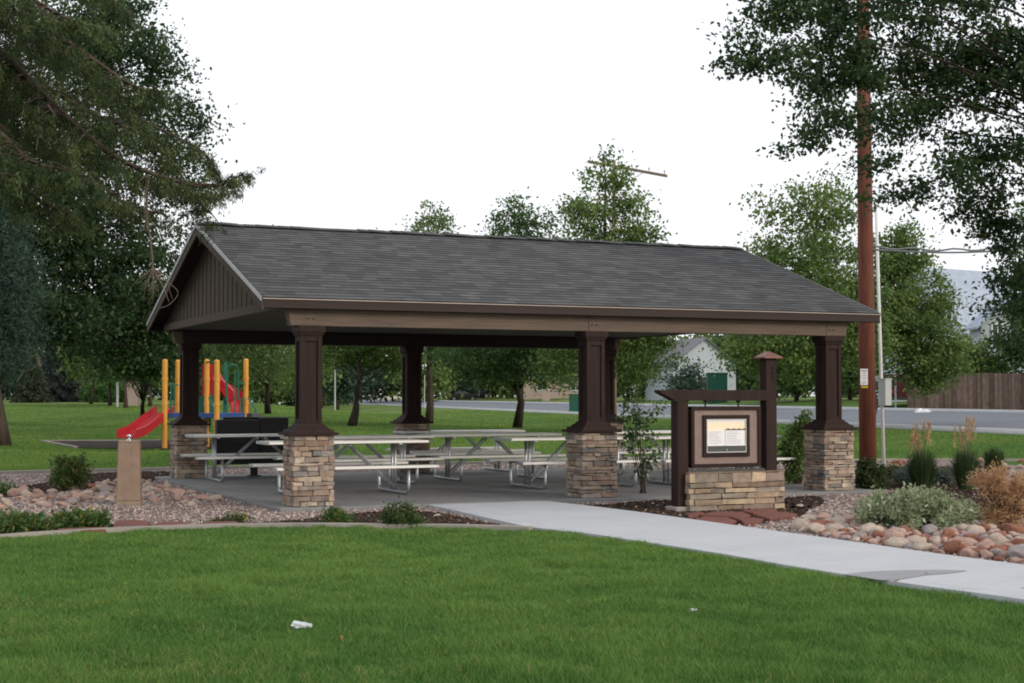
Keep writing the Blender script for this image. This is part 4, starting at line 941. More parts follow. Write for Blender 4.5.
B(mb, cx0, cx1, yb-.009, yb-.002, cz0, cz0+q); B(mb, cx0, cx1, yb-.009, yb-.002, cz1-q, cz1); B(mb, cx0, cx0+q, yb-.008, yb-.0022, cz0+q, cz1-q); B(mb, cx1-q, cx1, yb-.008, yb-.0022, cz0+q, cz1-q)
mb.build('case_trim', 'galv', bd, sb)
for px in (708, 741):
    mb = MB(); x = SX(px); mb.tube([(x, yb+.07, fz1-.01), (x, yb+.07, zbm0+.01)], .012, 6); mb.tube([(x, yb+.07, zbm0-.03), (x, yb+.07, zbm0+.002)], .03, 8); mb.build('hook', 'black', sg, sb)
# scrollwork rail between board and wall
wz1, wx0, wx1 = SZ(735, 471), x1-.05, SX(780)
mb = MB(); B(mb, x1+.004, x2-.004, SY+.03, SY+.09, wz1+.001, wz1+.03); x = x1+.05
while x < x2-.06:
    pts = [(x+.022*math.cos(a), SY+.06, wz1+.045+.02*math.sin(a)) for a in np.linspace(0, rnd.uniform(4.5, 6.3), 10)]; mb.tube(pts, .006, 5); x += rnd.choice((.055, .065, .08))
mb.build('scroll_rail', 'darkgrey', sg, sb)
mb = MB(); ledge(mb, wx0, wx1, SY-.12, SY+.30, -.07, wz1-.02, .07, .12, .22, .55, [(.40, .30, .20), (.36, .27, .19), (.44, .34, .235), (.30, .22, .16), (.33, .25, .20), (.26, .22, .175)])
mb.box(((wx0+wx1)/2, SY+.09, wz1-.012), (wx1-wx0+.02, .40, .02), 0, (.22, .16, .12)); mb.build('stone_wall', 'stone', sg, sb, .006)
mb = MB(); mb.box(((x0+x1)/2, SY+.095, -.04), (x1-x0+.12, .3, .09)); mb.build('footing', 'curb', sg, sb, .02)

# ------------------------------------------------------------------ tan pedestal, black cabinet
b = at(129, 505); t = thing('pedestal_post', b, 'tan concrete pedestal with a small chrome fitting on top standing in the cobbles', 'pedestal', None, -.25)
mb = MB(); mb.box((0, 0, .035), (.375, .375, .07), 0, None, 0, .93); mb.box((0, 0, .50), (.345, .345, .86), 0, None, 0, .9); mb.box((0, 0, .945), (.318, .318, .03), 0, None, 0, .93); mb.build('body', 'tan', t, None, .015)
mb = MB(); mb.box((.07, -.160, .75), (.07, .01, .22), 0, None, 0, .9); mb.box((.07, -.167, .60), (.02, .012, .05)); mb.build('access_panel', 'tan', t, None, .004)
mb = MB(); mb.lathe((-.0, -.02, .955), [(.05, 0), (.05, .012), (.022, .02), (.02, .05), (.034, .058), (.034, .08), (.012, .092)], 14); mb.build('bubbler', 'chrome', t, smooth=True)
mb = MB(); mb.lathe((0, 0, -.02), [(.5, 0), (.5, .025)], 18); mb.build('footing', 'concrete', t)

b = at(254, 476, 0); b[2] = 0 if inside(slab, b[0], b[1]) else -.06
t = thing('grill_cabinet', b, 'black double panel cabinet on a post between the picnic tables and the playground', 'cabinet', None, -.12)
mb = MB(); mb.tube([(0, 0, 0), (0, 0, .3)], .075, 10); mb.box((0, 0, .01), (.26, .26, .02)); mb.build('post', 'black', t)
for xa, xb, h, dy in ((-.74, .08, .86, 0), (.085, .64, .90, .02)):
    mb = MB(); mb.box(((xa+xb)/2, dy, .24+h/2), (xb-xa, .42, h)); bo = mb.build('cabinet_body', 'black', t, None, .02)
    mb = MB()
    for k in range(26):
        p = np.array([rnd.uniform(xa+.1, xb-.1), dy-.212, rnd.uniform(.4, .24+h-.15)]); pts = [p+np.array([.05*math.cos(a)*(1-a/9), 0, .05*math.sin(a)]) for a in np.linspace(0, rnd.uniform(1.5, 4), 7)]; mb.tube(pts, .005, 4)
    mb.build('scroll_relief', 'darkgrey', bo)
mb = MB(); mb.tube([(-.6, 0, 1.12), (.5, 0, 1.12)], .03, 8); mb.build('top_rail', 'black', t)

# ------------------------------------------------------------------ playground
D0 = float(np.dot(G(165, 449)-CAM, FW))
pb = gd(205, D0+2); pg = thing('playground_set', pb, 'colourful playground set with orange posts and a red slide', 'playground')
def PW(px, py, d): return dep(px, py, d)
for px, d, top in ((165, D0, 359.5), (178, D0+3, 360), (207, D0+1.2, 359.5), (217, D0-.4, 360), (246, D0+2.2, 359)):
    g = gd(px, d); tp = PW(px, top, d); mb = MB(); mb.tube([g, tp-np.array([0, 0, .05])], .085, 12); mb.lathe(tp, [(.085, -.06), (.085, -.03), (.06, .0), (.02, .015)], 12); p = mb.build('post', 'orange', pg, pb)
    for f in (.28, .5, .78): c = g+(tp-g)*f; mb = MB(); mb.tube([c-np.array([0, 0, .04]), c+np.array([0, 0, .04])], .1, 12); mb.build('collar', 'orange', p, pb)
zd = PW(165, 414, D0)[2]
A, Bq, Cq, Dq = [gd(px, d)[:2] for px, d in ((166, D0+.1), (217, D0-.2), (246, D0+2.2), (178, D0+2.9))]
mb = MB(); mb.prism([tuple(A), tuple(Bq), tuple(Cq), tuple(Dq)], zd-.12, zd+.02); mb.build('platform', 'blue', pg, pb)
mb = MB(); mb.extr([PW(224, 417, D0-.3), PW(250, 417, D0-.3), PW(243, 424, D0-.8), PW(218, 424, D0-.8)], (0, 0, -.07)); mb.build('step', 'blue', pg, pb)
mb = MB(); a = PW(203, 364, D0+1.4); mb.extr([PW(202, 364, D0+1.4), PW(213, 364, D0+1.4), PW(213, 396, D0+1.4), PW(202, 396, D0+1.4)], FH*.05); mb.build('roof_panel', 'red', pg, pb)
mb = MB(); mb.extr([PW(199, 396, D0+1.3), PW(214, 396, D0+1.3), PW(214, 418, D0+1.3), PW(199, 418, D0+1.3)], FH*.05); mb.build('guard_panel', 'green', pg, pb)
mb = MB()
for px, d, y0, y1 in ((171, D0+.5, 384, 412), (174, D0+1, 384, 412), (210, D0+.8, 394, 432), (217.5, D0-.35, 400, 432), (235, D0+1.6, 372, 417), (240, D0+1.8, 398, 417), (227, D0+1.5, 375, 417), (243, D0+2, 396, 417)):
    mb.tube([PW(px, y0, d), PW(px, y1, d)], .028, 6)
mb.tube(smoothline([PW(226, 400, D0+1.5), PW(227, 371, D0+1.5), PW(231, 365, D0+1.5), PW(236, 366, D0+1.6), PW(238, 374, D0+1.7), PW(238, 400, D0+1.7)], 4), .03, 6)
mb.tube([PW(168, 384, D0+.2), PW(178, 385, D0+2.8)], .028, 6); mb.tube([PW(207, 362, D0+1.2), PW(217, 362, D0-.3)], .03, 6); mb.tube([PW(248, 398, D0+2), PW(256, 410, D0+1.5), PW(256, 417, D0+1.5)], .03, 6); mb.tube([PW(238, 383, D0+1.7), PW(246, 384, D0+2.2)], .028, 6); mb.tube([PW(209, 398, D0+.8), PW(218, 416, D0-.2)], .03, 6)
mb.build('handrail', 'green', pg, pb)
# straight slide: a trough with raised sides
top = PW(165, 413, D0+.9); bot = PW(129, 436.5, D0-2.2); ax = bot-top; sd = np.cross(ax, (0, 0, 1.)); sd /= np.linalg.norm(sd)
line = smoothline([top, top+ax*.3, top+ax*.75+np.array([0, 0, -.06]), bot, bot+ax/np.linalg.norm(ax)*.2+np.array([0, 0, .03])], 5)
prof = [(-.30, .22), (-.27, .24), (-.25, .02), (.25, .02), (.27, .24), (.30, .22), (.30, -.04), (-.30, -.04)]
V = []; F = []; m = len(prof)
for p in line:
    for a, z in prof: V.append(p+sd*a+np.array([0, 0, z]))
for i in range(len(line)-1):
    for j in range(m): F.append((i*m+j, i*m+(j+1) % m, (i+1)*m+(j+1) % m, (i+1)*m+j))
F += [tuple(range(m)), tuple(range((len(line)-1)*m, len(line)*m))[::-1]]
mb = MB(); mb.add(V, F); mb.build('slide', 'red', pg, pb, smooth=False)
# spiral slide at the far side
cen = PW(225, 400, D0+5); zt2 = PW(222, 380, D0+5)[2]; V = []; F = []; n = 20
for i in range(n):
    u = i/(n-1); a = 2.4-u*4.2; z = zt2*(1-u)+(.25)*u; rad = np.array([math.cos(a), math.sin(a), 0])
    for r_, h in ((.22, .0), (.20, .22), (.26, .02), (.72, .02), (.78, .42), (.82, .40), (.80, -.06), (.24, -.06)): V.append(np.array([cen[0], cen[1], z])+rad*r_+np.array([0, 0, h]))
for i in range(n-1):
    for j in range(8): F.append((i*8+j, i*8+(j+1) % 8, (i+1)*8+(j+1) % 8, (i+1)*8+j))
mb = MB(); mb.add(V, F); mb.build('spiral_slide', 'red', pg, pb, smooth=False)
mb = MB(); mb.extr([PW(217, 371, D0+4), PW(221, 379, D0+4), PW(233, 391, D0+4.6), PW(234, 398, D0+4.6), PW(229, 402, D0+4.6), PW(222, 396, D0+4.4), PW(217, 386, D0+4)], FH*.4); mb.build('slide_hood', 'red', pg, pb)
mb = MB(); mb.tube([np.array([cen[0], cen[1], float(gz(cen[0], cen[1]))]), np.array([cen[0], cen[1], zt2+.6])], .06, 8); mb.build('spiral_post', 'green', pg, pb)
mb = MB(); mb.box(PW(254, 414, D0+1)-np.array([0, 0, .1]), (.35, .3, .25), .3); mb.build('transfer_box', 'darkgrey', pg, pb)

# ------------------------------------------------------------------ utility poles, lines
b = at(868, 466); d = float(np.dot(b-CAM, FW)); t = thing('utility_pole', b, 'tall red brown wooden utility pole behind the end of the pavilion', 'utility pole')
topp = dep(862, -60, d); mb = MB(); mb.tube([b-np.array([0, 0, .1]), b+(topp-b)*.3, b+(topp-b)*.6, topp], [.20, .185, .165, .14], 18); mb.build('shaft', 'polewood', t, b, smooth=True)
s = dep(862, 377, d)-FH*.22; rv = RT; mb = MB()
mb.extr([s-rv*.085+np.array([0, 0, .185]), s+rv*.085+np.array([0, 0, .185]), s+rv*.085-np.array([0, 0, .185]), s-rv*.085-np.array([0, 0, .185])], FH*.03); sp = mb.build('sign_plate', 'white', t, b)
mb = MB()
for k, (w, h) in enumerate(((.13, .03), (.06, .02), (.10, .012), (.11, .012), (.07, .012), (.11, .02))):
    z = .14-.055*k; q = s-FH*.004; mb.extr([q-rv*w/2+np.array([0, 0, z+h/2]), q+rv*w/2+np.array([0, 0, z+h/2]), q+rv*w/2+np.array([0, 0, z-h/2]), q-rv*w/2+np.array([0, 0, z-h/2])], FH*.003)
mb.build('text_line', 'ink', sp, b)
mb = MB(); q = dep(862.5, 387, d)-FH*.215; mb.extr([q-rv*.075+np.array([0, 0, .025]), q+rv*.075+np.array([0, 0, .025]), q+rv*.075-np.array([0, 0, .025]), q-rv*.075-np.array([0, 0, .025])], FH*.02); mb.build('tag_plate', 'yellow', t, b)
mb = MB()
for k in range(8): q = dep(870, 382+k*3.6, d)-FH*.1+RT*.08; mb.tube([q, q+RT*.09+np.array([0, 0, .01])], .015, 5)
mb.build('peg', 'black', t, b)
b2 = at(884, 464); d2 = float(np.dot(b2-CAM, FW)); t = thing('service_mast', b2, 'thin white service mast with a grey meter box beside the red brown pole', 'service mast')
mb = MB(); mb.tube([b2-np.array([0, 0, .1]), dep(876, 205, d2)], [.042, .036], 10); mb.build('shaft', 'white', t, b2, smooth=True)
q = dep(883.3, 392.5, d2)-FH*.16; mb = MB(); mb.box(q, (.26, .20, .62), -YAW+.75); bx = mb.build('meter_box', 'boxgrey', t, b2, .01)
mb = MB(); mb.box(q+np.array([0, 0, .32]), (.29, .23, .025), -YAW+.75); mb.build('lid', 'boxgrey', bx, b2)
pA, pB = dep(862, 249, d), dep(1130, 231, d-1)
mb = MB()
for o_ in (0, .06):
    pts = [pA+(pB-pA)*u+np.array([0, 0, -.25*math.sin(PI*u)+o_*math.sin(u*40)*.5+o_]) for u in np.linspace(0, 1, 30)]; mb.tube(pts, .022, 5)
o = mb.build('power_line', 'cable', None, pA); o.location = pA; tag(o, 'grey twisted power line running from the red brown pole', 'power line')
dx = 92; b3 = gd(614, dx); t = thing('utility_pole', b3, 'distant grey utility pole whose crossarm sticks out of the tallest tree', 'utility pole')
tp = dep(614, 160, dx); mb = MB(); mb.tube([b3, tp], [.17, .11], 10); mb.build('shaft', 'oldpole', t, b3, smooth=True)
a0, a1 = dep(588, 161.5, dx+1.2), dep(667, 176, dx-2.3); v = a1-a0; mb = MB()
n_ = np.cross(v, (0, 0, 1.)); n_ /= np.linalg.norm(n_); mb.extr([a0+n_*.06+np.array([0, 0, .09]), a0-n_*.06+np.array([0, 0, .09]), a0-n_*.06-np.array([0, 0, .09]), a0+n_*.06-np.array([0, 0, .09])], v); ca_ = mb.build('crossarm', 'oldpole', t, b3)
mb = MB()
for u in (.03, .3, .62, .78, .97): mb.lathe(a0+v*u+np.array([0, 0, .09]), [(.025, 0), (.025, .1), (.06, .11), (.06, .2), (.02, .24)], 8)
mb.build('insulator', 'boxgrey', ca_, b3)
mb = MB(); mb.tube([a0+v*.72, dep(614, 190, dx)], .02, 5); mb.build('brace', 'oldpole', t, b3)

# ------------------------------------------------------------------ fence, houses, street things
def on_road(p, s): x, y = xy_of(p, s); return np.array([x, y, float(gz(x, y))])
def s_at(px, p):
    k = (px-512)/FOC; return p*(.9755-.2199*k)/(.2199+.9755*k)
pF = 40.7
sA, sB = s_at(907, pF), s_at(1120, pF); fo = on_road(pF, sA); fn = thing('wooden_fence', fo, 'weathered brown board fence along the far pavement', 'fence')
mb = MB(); n = int(abs(sB-sA)/.15)
for i in range(n):
    s = sA+(sB-sA)*(i+.5)/n; q = on_road(pF, s); e = q-on_road(pF, s+.1); h = 1.95+rnd.uniform(-.03, .03)+.06*math.sin(i*.05); mb.box(q+np.array([0, 0, h/2]), (.13, .02, h), math.atan2(e[1], e[0]), np.array((.175, .122, .095))*rnd.uniform(.55, 1.3), .006)
mb.build('board_panel', 'board', fn, fo)
mb = MB()
for z in (.4, 1.6):
    for i in range(int(n/10)):
        s = sA+(sB-sA)*(i*10+5)/n; q = on_road(pF+.03, s); e = q-on_road(pF+.03, s+.1); mb.box(q+np.array([0, 0, z]), (1.52, .05, .09), math.atan2(e[1], e[0]))
mb.build('rail', 'fence', fn, fo)
for i in range(int(n/16)+1):
    s = sA+(sB-sA)*min(i*16/n, .999); q = on_road(pF+.08, s); mb = MB(); mb.box(q+np.array([0, 0, .98]), (.1, .1, 1.96), .3); mb.build('post', 'fence', fn, fo)

RH = math.atan2(FH[1], FH[0])
def house(name, label, p, w, dp, h, rh, wall, roof, rz, wins, gable=True, over=.4, eave=None, door=None, chimney=None, trim='white', garage=None):
    t = thing(name, p, label, 'house', None, rz)
    mb = MB(); x, y = w/2, dp/2
    P = [(-x, -y), (x, -y), (x, y), (-x, y)]; mb.prism(P, -.5, h)
    mb.extr([(-x, -y, h), (x, -y, h), (0, -y, h+rh)], (0, dp, 0)) if gable else mb.extr([(-x, -y, h), (-x, y, h), (-x, 0, h+rh)], (w, 0, 0))
    wl_ = mb.build('wall', wall, t)
    mb = MB(); th = .16
    if gable:
        k = rh/x
        for s in (-1, 1): mb.extr([(s*(x+over), -y-over, h-over*k+.02), (0, -y-over, h+rh+.02), (0, -y-over, h+rh+th), (s*(x+over), -y-over, h-over*k+th)], (0, dp+2*over, 0))
    else:
        k = rh/y
        for s in (-1, 1): mb.extr([(-x-over, s*(y+over), h-over*k+.02), (-x-over, 0, h+rh+.02), (-x-over, 0, h+rh+th), (-x-over, s*(y+over), h-over*k+th)], (w+2*over, 0, 0))
    rf = mb.build('roof', roof, t)
    if chimney: mb = MB(); mb.box((chimney, .4, h+rh), (.7, .5, 1.6)); mb.build('chimney', 'brick', rf)
    for wx, wz, ww, wh in wins:
        mb = MB(); mb.box((wx, -y-.02, wz), (ww, .05, wh)); o = mb.build('window', 'glass', t)
        mb = MB(); f = .09
        for s in (-1, 1): mb.box((wx+s*(ww/2+f/2), -y-.03, wz), (f, .08, wh+2*f)); mb.box((wx, -y-.03, wz+s*(wh/2+f/2)), (ww, .08, f))
        mb.box((wx, -y-.045, wz), (.05, .03, wh)); mb.build('frame', trim, o)
    if door: mb = MB(); mb.box((door, -y-.03, 1.05), (.95, .07, 2.1)); o = mb.build('door', 'trimorange', t); mb = MB(); mb.lathe((door+.36, -y-.09, 1.0), [(.03, 0), (.04, .04), (.02, .07)], 8); mb.build('handle', 'chrome', o)
    if garage: 
        mb = MB(); gx, gw = garage; mb.box((gx, -y-.02, 1.1), (gw, .06, 2.2))
        for k in range(4): mb.box((gx, -y-.055, .3+k*.53), (gw-.1, .02, .44))
        mb.build('garage_door', 'white', t)
    return t
rz0 = -YAW
house('white_house', 'white gabled house across the street behind the notice board', gd(690, 150), 6.4, 8, 3.4, 2.4, 'sidingwhite', 'roofgrey', rz0+.25, [(-2.2, 1.6, 1.2, 1.2)], True, .35, chimney=None, door=-.2)
house('blue_roofed_house', 'house with a big pale blue roof behind the wooden fence', gd(958, 106), 9, 7, 4.8, 4.2, 'sidingblue', 'roofblue', rz0+.6, [(-1, 3.4, 1.1, 1.2), (2.6, 3.4, 1.1, 1.2)], False, .45)
t = house('gabled_house', 'white gabled wing beside the big pale blue roof, mostly behind the dark tree', gd(1003, 97), 3.4, 3, 4.8, 1.5, 'sidingwhite', 'roofblue', rz0-.05, [(-.7, 4.3, .6, 1.0), (.6, 4.3, .6, 1.0)], True, .35)
house('cream_house', 'cream house with small windows across the street beyond the stop sign', gd(384, 312), 11, 9, 3.6, 2.4, 'sidingcream', 'roofgrey', rz0-.15, [(-3, 1.7, .9, 1.2), (-1.4, 1.7, .9, 1.2), (2.4, 1.7, 1.4, 1.2)], True, .4, chimney=1.5)
house('grey_house', 'pale grey house with garage beyond the far end of the street', gd(335, 405), 15, 9, 2.9, 2.0, 'sidingwhite', 'roofgrey', rz0-.1, [(2.5, 1.7, 1.4, 1.2)], False, .4, garage=(-2.5, 3))
house('blue_garage', 'pale blue garage behind the maroon vehicle', gd(903, 112), 3.4, 6, 3.3, 1.2, 'sidingblue', 'roofgrey', rz0+.1, [], True, .3, garage=(0, 2.2))
house('tan_house', 'tan house with brown roof far behind the parked cars', gd(560, 208), 10, 8, 2.8, 2.2, 'brick', 'roofgrey', rz0, [(-2.5, 1.6, 1.3, 1.1), (2.0, 1.6, 1.3, 1.1)], False, .4, door=0)
house('distant_house', 'hazy pale house behind the white van', gd(262, 300), 14, 8, 2.9, 2.4, 'sidingblue', 'roofgrey', rz0, [(-3, 1.6, 1.4, 1.1), (1.0, 1.6, 1.4, 1.1)], False, .4, garage=(3.8, 3))
house('brown_shed', 'small dark shed among the conifers far across the lawn', gd(36, 170), 3.5, 3.5, 2.6, 2.6, 'brick', 'trimorange', rz0+.3, [(0, 1.5, .8, .8)], True, .3)

def car(name, label, p, rz, paint, kind, cat='car', group=None):
    t = thing(name, p, label, cat, group, rz)
    if kind == 'sedan': side = [(-2.3, .32), (-2.3, .75), (-2.2, .95), (-1.55, 1.0), (-1.05, 1.42), (.35, 1.45), (.95, 1.05), (1.9, .92), (2.25, .75), (2.3, .35)]; win = [(-1.38, 1.02), (-1.0, 1.36), (.32, 1.39), (.78, 1.05)]; W = 1.74; wx = (-1.4, 1.4); wr_ = .32
    elif kind == 'pickup': side = [(-2.7, .5), (-2.7, 1.08), (-.6, 1.1), (-.55, 1.75), (.75, 1.76), (1.3, 1.18), (2.4, 1.08), (2.6, .9), (2.6, .48)]; win = [(-.42, 1.2), (-.42, 1.66), (.68, 1.67), (1.1, 1.2)]; W = 1.88; wx = (-1.7, 1.65); wr_ = .38
    else: side = [(-2.4, .4), (-2.4, 1.5), (-2.2, 2.0), (.9, 2.05), (1.6, 1.35), (2.3, 1.1), (2.4, .8), (2.4, .4)]; win = [(-1.9, 1.3), (-1.85, 1.85), (.8, 1.88), (1.35, 1.3)]; W = 1.9; wx = (-1.5, 1.5); wr_ = .36
    mb = MB(); mb.extr([(x, -W/2, z) for x, z in side], (0, W, 0)); mb.build('body', paint, t, None, .07)
    for s in (-1, 1):
        mb = MB(); mb.extr([(x, s*(W/2-.02), z) for x, z in win], (0, s*.028, 0)); mb.build('side_window', 'glass', t)
        mb = MB(); mb.box((2.31 if kind == 'sedan' else side[-1][0], s*(W/2-.28), .68 if kind == 'sedan' else .85), (.05, .34, .14)); mb.build('headlight', 'rim', t)
        mb = MB(); mb.box((side[0][0]-.01, s*(W/2-.22), .8 if kind == 'sedan' else .92), (.05, .26, .2)); mb.build('tail_light', 'taillight', t)
        for x in wx:
            mb = MB(); mb.tube([(x, s*(W/2-.2), wr_), (x, s*(W/2+.02), wr_)], wr_, 18); wh = mb.build('wheel', 'tyre', t)
            mb = MB(); mb.tube([(x, s*(W/2+.0), wr_), (x, s*(W/2+.03), wr_)], wr_*.66, 14); mb.build('rim', 'rim', wh)
    for xb in (side[0][0]-.03, side[-1][0]+.02): mb = MB(); mb.box((xb, 0, .5), (.1, W*.9, .16)); mb.build('bumper', 'darkgrey', t)
    return t
rr_ = math.atan2((xy_of(30, 60)[1]-xy_of(30, 0)[1]), (xy_of(30, 60)[0]-xy_of(30, 0)[0]))
GP = 'vehicles parked across the street'
car('parked_car', 'dark grey car with white hubcaps under the trees across the street', gd(463, 228), rz0+.1, 'cardark', 'sedan', 'car', GP)
car('pickup_truck', 'dark blue pickup truck parked under the trees across the street', gd(497, 226), rz0+PI+.1, 'carblue', 'pickup', 'pickup truck', GP)
car('parked_van', 'white van in the distant parking area past the playground', gd(283, 430), rz0+.2, 'carwhite', 'van', 'van', GP)
car('delivery_truck', 'white truck parked across the street behind the sapling', gd(633, 235), rz0+PI/2, 'carwhite', 'van', 'truck', GP)
car('parked_car', 'maroon van parked in front of the pale blue garage', gd(899, 95), rz0+1.45, 'carmaroon', 'van', 'van', GP)
car('parked_car', 'dark car far beyond the lawn past the stop sign', gd(313, 345), rz0+1.2, 'carblue', 'sedan', 'car', GP)

# trash bin by the kerb, transformer box, pillars, poles
b = G(574, 413.5); t = thing('wheeled_bin', b, 'dark green wheeled bin at the near kerb beside the middle column', 'bin', None, rz0)
mb = MB(); mb.box((0, 0, .68), (.62, .70, 1.2), 0, None, 0, 1.12); mb.build('body', 'binplastic', t, None, .03)
mb = MB(); mb.box((0, 0, 1.32), (.76, .84, .08)); mb.build('lid', 'binplastic', t, None, .02)
for s in (-1, 1): mb = MB(); mb.tube([(s*.3, .3, .13), (s*.36, .3, .13)], .13, 12); mb.build('wheel', 'tyre', t)
b = gd(717, 128); t = thing('utility_cabinet', b, 'tall green utility cabinet on the lawn before the white gabled house', 'utility cabinet', None, rz0); t.scale = (1.5, 1, 2.2)
mb = MB(); mb.box((0, 0, .55), (1.1, .9, 1.1)); mb.box((0, -.02, 1.13), (1.16, .98, .08)); mb.build('body', 'binplastic', t, None, .02)
for s in (-1, 1): mb = MB(); mb.box((s*.27, -.46, .55), (.5, .02, .9)); mb.build('door', 'binplastic', t, None, .01)
b = gd(546, 186); t = thing('masonry_pillar', b, 'pinkish masonry gate pillar across the street right of the pickup truck', 'pillar', None, rz0)
mb = MB(); mb.box((0, 0, .65), (.95, .95, 1.3)); mb.build('shaft', 'brick', t, None, .02); mb = MB(); mb.box((0, 0, 1.36), (1.1, 1.1, .12)); mb.build('cap', 'kerb', t, None, .02)
b = gd(354, 212); t = thing('stop_sign', b, 'red stop sign on a thin post against the leaning dark tree trunk', 'traffic sign', None, rz0+.5)
mb = MB(); zc = dep(354, 371.5, 212)[2]-b[2]; mb.tube([(0, .03, 0), (0, .03, zc+.35)], .03, 8); mb.build('post', 'galv', t)
oc = [(.38*math.cos(PI/8+k*PI/4), 0, zc+.38*math.sin(PI/8+k*PI/4)) for k in range(8)]; mb = MB(); mb.extr(oc, (0, .01, 0)); pl = mb.build('sign_plate', 'red', t)
fc = bpy.data.curves.new('lettering', 'FONT'); fc.body = 'STOP'; fc.size = .30; fc.align_x = 'CENTER'; fc.align_y = 'CENTER'; fc.extrude = .003; fc.materials.append(M['white'])
tmp_ = bpy.data.objects.new('lettering', fc); COL.objects.link(tmp_); bpy.context.view_layer.update(); me_ = bpy.data.meshes.new_from_object(tmp_.evaluated_get(bpy.context.evaluated_depsgraph_get())); bpy.data.objects.remove(tmp_); fo_ = bpy.data.objects.new('lettering', me_); COL.objects.link(fo_); fo_.parent = pl; fo_.location = (0, -.008, zc); fo_.rotation_euler = (PI/2, 0, 0)
oo = [(.36*math.cos(PI/8+k*PI/4), -.003, zc+.36*math.sin(PI/8+k*PI/4)) for k in range(8)]; mb = MB()
for k in range(8): mb.tube([oo[k], oo[(k+1) % 8]], .010, 4)
mb.build('border', 'white', pl)
b = gd(424.5, 158); t = thing('street_lamp', b, 'pale street lamp with a white globe rising behind the dark back column', 'street lamp')
zt = dep(425, 371, 158)[2]-b[2]; mb = MB(); mb.lathe((0, 0, 0), [(.1, 0), (.1, .3), (.05, .4), (.04, zt)], 10); mb.build('post', 'boxgrey', t); mb = MB(); mb.lathe((0, 0, zt), [(.08, 0), (.25, .1), (.32, .4), (.24, .65), (.04, .75)], 12); mb.build('globe', 'white', t, smooth=True)
def pole(px, d, top, r, mat, label, name='sign_post', cap=None):
    b = gd(px, d); t = thing(name, b, label, 'post'); tp = dep(px, top, d); mb = MB(); mb.tube([b, tp], r, 8); mb.build('shaft', mat, t, b)
    mb = MB(); mb.lathe(tp, [(r*1.3, -.02), (r*1.3, .03), (r*.4, .06)], 8); mb.build('cap', mat, t, b)
pole(117.5, 122, 382, .1, 'boxgrey', 'pale grey post among the thin young trees past the lawn')
pole(335, 150, 368, .08, 'boxgrey', 'thin grey post by the street corner beyond the lawn')
pole(895.5, 92, 377, .05, 'boxgrey', 'thin grey post in front of the maroon van')
b = gd(132.5, 126); t = thing('portable_toilet', b, 'small pinkish hut beside the young trees past the playground lawn', 'hut', None, rz0)
mb = MB(); mb.box((0, 0, 1.0), (1.0, 1.0, 2.0)); mb.build('wall', 'brick', t, None, .02); mb = MB(); mb.box((0, 0, 2.06), (1.15, 1.15, .14), 0, None, 0, .8); mb.build('roof', 'trimorange', t); mb = MB(); mb.box((0, -.51, .95), (.7, .03, 1.8)); mb.build('door', 'brick', t)

# ------------------------------------------------------------------ small litter
def crumple(name, px, py, L, r0, r1, label, cat, mat, ang):
    b = at(px, py, -.045); mb = MB(); n = 12; rings = []
    for i in range(6):
        u = i/5; x = (u-.5)*L; r = r0+(r1-r0)*u
        for k in range(n): w = 2*PI*k/n; q = r*(1+rng.normal()*.16); rings.append((x+rng.normal()*.004, q*math.cos(w), max(q*math.sin(w)*.8+r0*.8, .002)))
    F = [(i*n+k, i*n+(k+1) % n, (i+1)*n+(k+1) % n, (i+1)*n+k) for i in range(5) for k in range(n)]+[tuple(range(n))[::-1], tuple(range(5*n, 6*n))]
    mb.add(rings, F); o = mb.build(name, mat); o.location = b; o.rotation_euler = (0, 0, ang); tag(o, label, cat)
crumple('paper_cup', 302, 630, .125, .040, .018, 'crumpled white paper cup lying on the front lawn', 'paper cup', 'cup', -YAW-.1)
crumple('paper_scrap', 694, 612, .06, .018, .012, 'small white paper scrap on the lawn near the walkway', 'paper scrap', 'cup', .3)
b = on_road(37.3, s_at(923, 37.3)); mb = MB(); mb.lathe((0, 0, .02), [(.5, 0), (.42, .08), (.2, .14), (.05, .1)], 9); mb.v[-1] = mb.v[-1]+rng.normal(size=mb.v[-1].shape)*.03; o = mb.build('plastic_bag', 'white'); o.location = b; o.scale = (1, .6, 1); tag(o, 'white plastic bag lying in the far gutter before the fence', 'plastic bag')
GL = 'dry brown leaves on the lawn and walk'
for px, py, z, s, lb in ((340, 640, -.03, .05, 'dry curled leaf on the lawn beside the crumpled cup'), (978, 606, -.025, .06, 'dry brown leaf where the lawn meets the walkway'), (185, 655, -.03, .04, 'small dry leaf on the shaded side of the lawn'), (925, 574, -.004, .05, 'dark dry leaf on the walkway beside the grey patch'), (891, 582.5, -.004, .09, 'dark flat leaf on the grey patch of the walkway'), (1020, 589, -.004, .05, 'dark dry leaf at the edge of the walkway'), (458, 575, -.03, .04, 'pale dry leaf in the middle of the lawn'), (700, 640, -.03, .04, 'tiny dry leaf on the lawn below the paper scrap')):
    b = at(px, py, z); V, F = leaf_verts(np.array([[0, 0, .006]]), np.array([s]), .6, 0, np.array([[rng.normal(), rng.normal(), .05]])); V[:, 2] = np.abs(V[:, 2]-.006)*.5+.004
    mb = MB(); mb.extr(V, (0, 0, .002)); o = mb.build('dry_leaf', 'dryleaf'); o.location = b; tag(o, lb, 'leaf', GL)
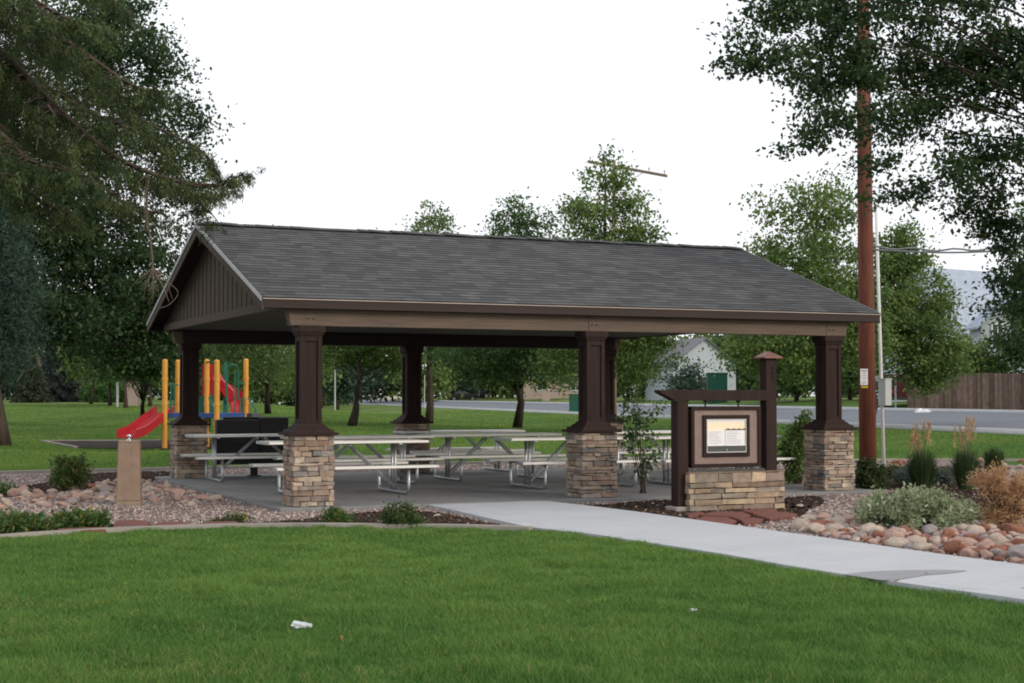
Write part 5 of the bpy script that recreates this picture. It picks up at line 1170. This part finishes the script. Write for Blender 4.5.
for px, py, lb in ((437, 515.5, 'white stone lying in the dark mulch'), (464, 526, 'pale flat stone in the mulch by the lawn edging')):
    b = at(px, py, -.05); o = bpy.data.objects.new('pale_stone', RMESH[2][1]); COL.objects.link(o); o.location = b; o.scale = (.11, .07, .05); tag(o, lb, 'stone')
b = at(800, 506, -.05); o = bpy.data.objects.new('pale_stone', RMESH[2][2]); COL.objects.link(o); o.location = b; o.scale = (.14, .08, .06); tag(o, 'pale stone in the mulch beyond the end of the sign wall', 'stone')

# ------------------------------------------------------------------ light
w = bpy.data.worlds.new('World'); scene.world = w; w.use_nodes = True; nt = w.node_tree; bg = nt.nodes['Background']
sky = nt.nodes.new('ShaderNodeTexSky'); sky.sky_type = 'NISHITA'; sky.sun_disc = False
SE, SA = math.radians(21), math.radians(152)      # sun azimuth clockwise from +Y (behind the camera, to its right)
sky.sun_elevation = SE; sky.sun_rotation = SA; sky.air_density = 1.5; sky.dust_density = 4; sky.ozone_density = 1.5
# thin bright overcast veils the clear sky
mx = nt.nodes.new('ShaderNodeMix'); mx.data_type = 'RGBA'; mx.inputs[0].default_value = .80
nt.links.new(sky.outputs[0], mx.inputs[6]); mx.inputs[7].default_value = (10.6, 10.8, 11.3, 1)
nt.links.new(mx.outputs[2], bg.inputs[0]); bg.inputs[1].default_value = .112
sl = bpy.data.lights.new('sun', 'SUN'); sl.energy = 1.5; sl.angle = math.radians(16); sl.color = (1, .90, .80)
so_ = bpy.data.objects.new('sun', sl); COL.objects.link(so_)
dv = Vector((math.sin(SA)*math.cos(SE), math.cos(SA)*math.cos(SE), math.sin(SE))); so_.rotation_euler = dv.to_track_quat('Z', 'Y').to_euler(); so_.location = (0, -30, 30)
vs = scene.view_settings; vs.view_transform = 'Standard'; vs.look = 'None'; vs.exposure = .08; vs.gamma = 1; vs.use_curve_mapping = False
scene.cycles.filter_width = 1.9
scene.cycles.max_bounces = 6; scene.cycles.diffuse_bounces = 3; scene.cycles.transmission_bounces = 4; scene.cycles.transparent_max_bounces = 4
scene.cycles.use_denoising = True
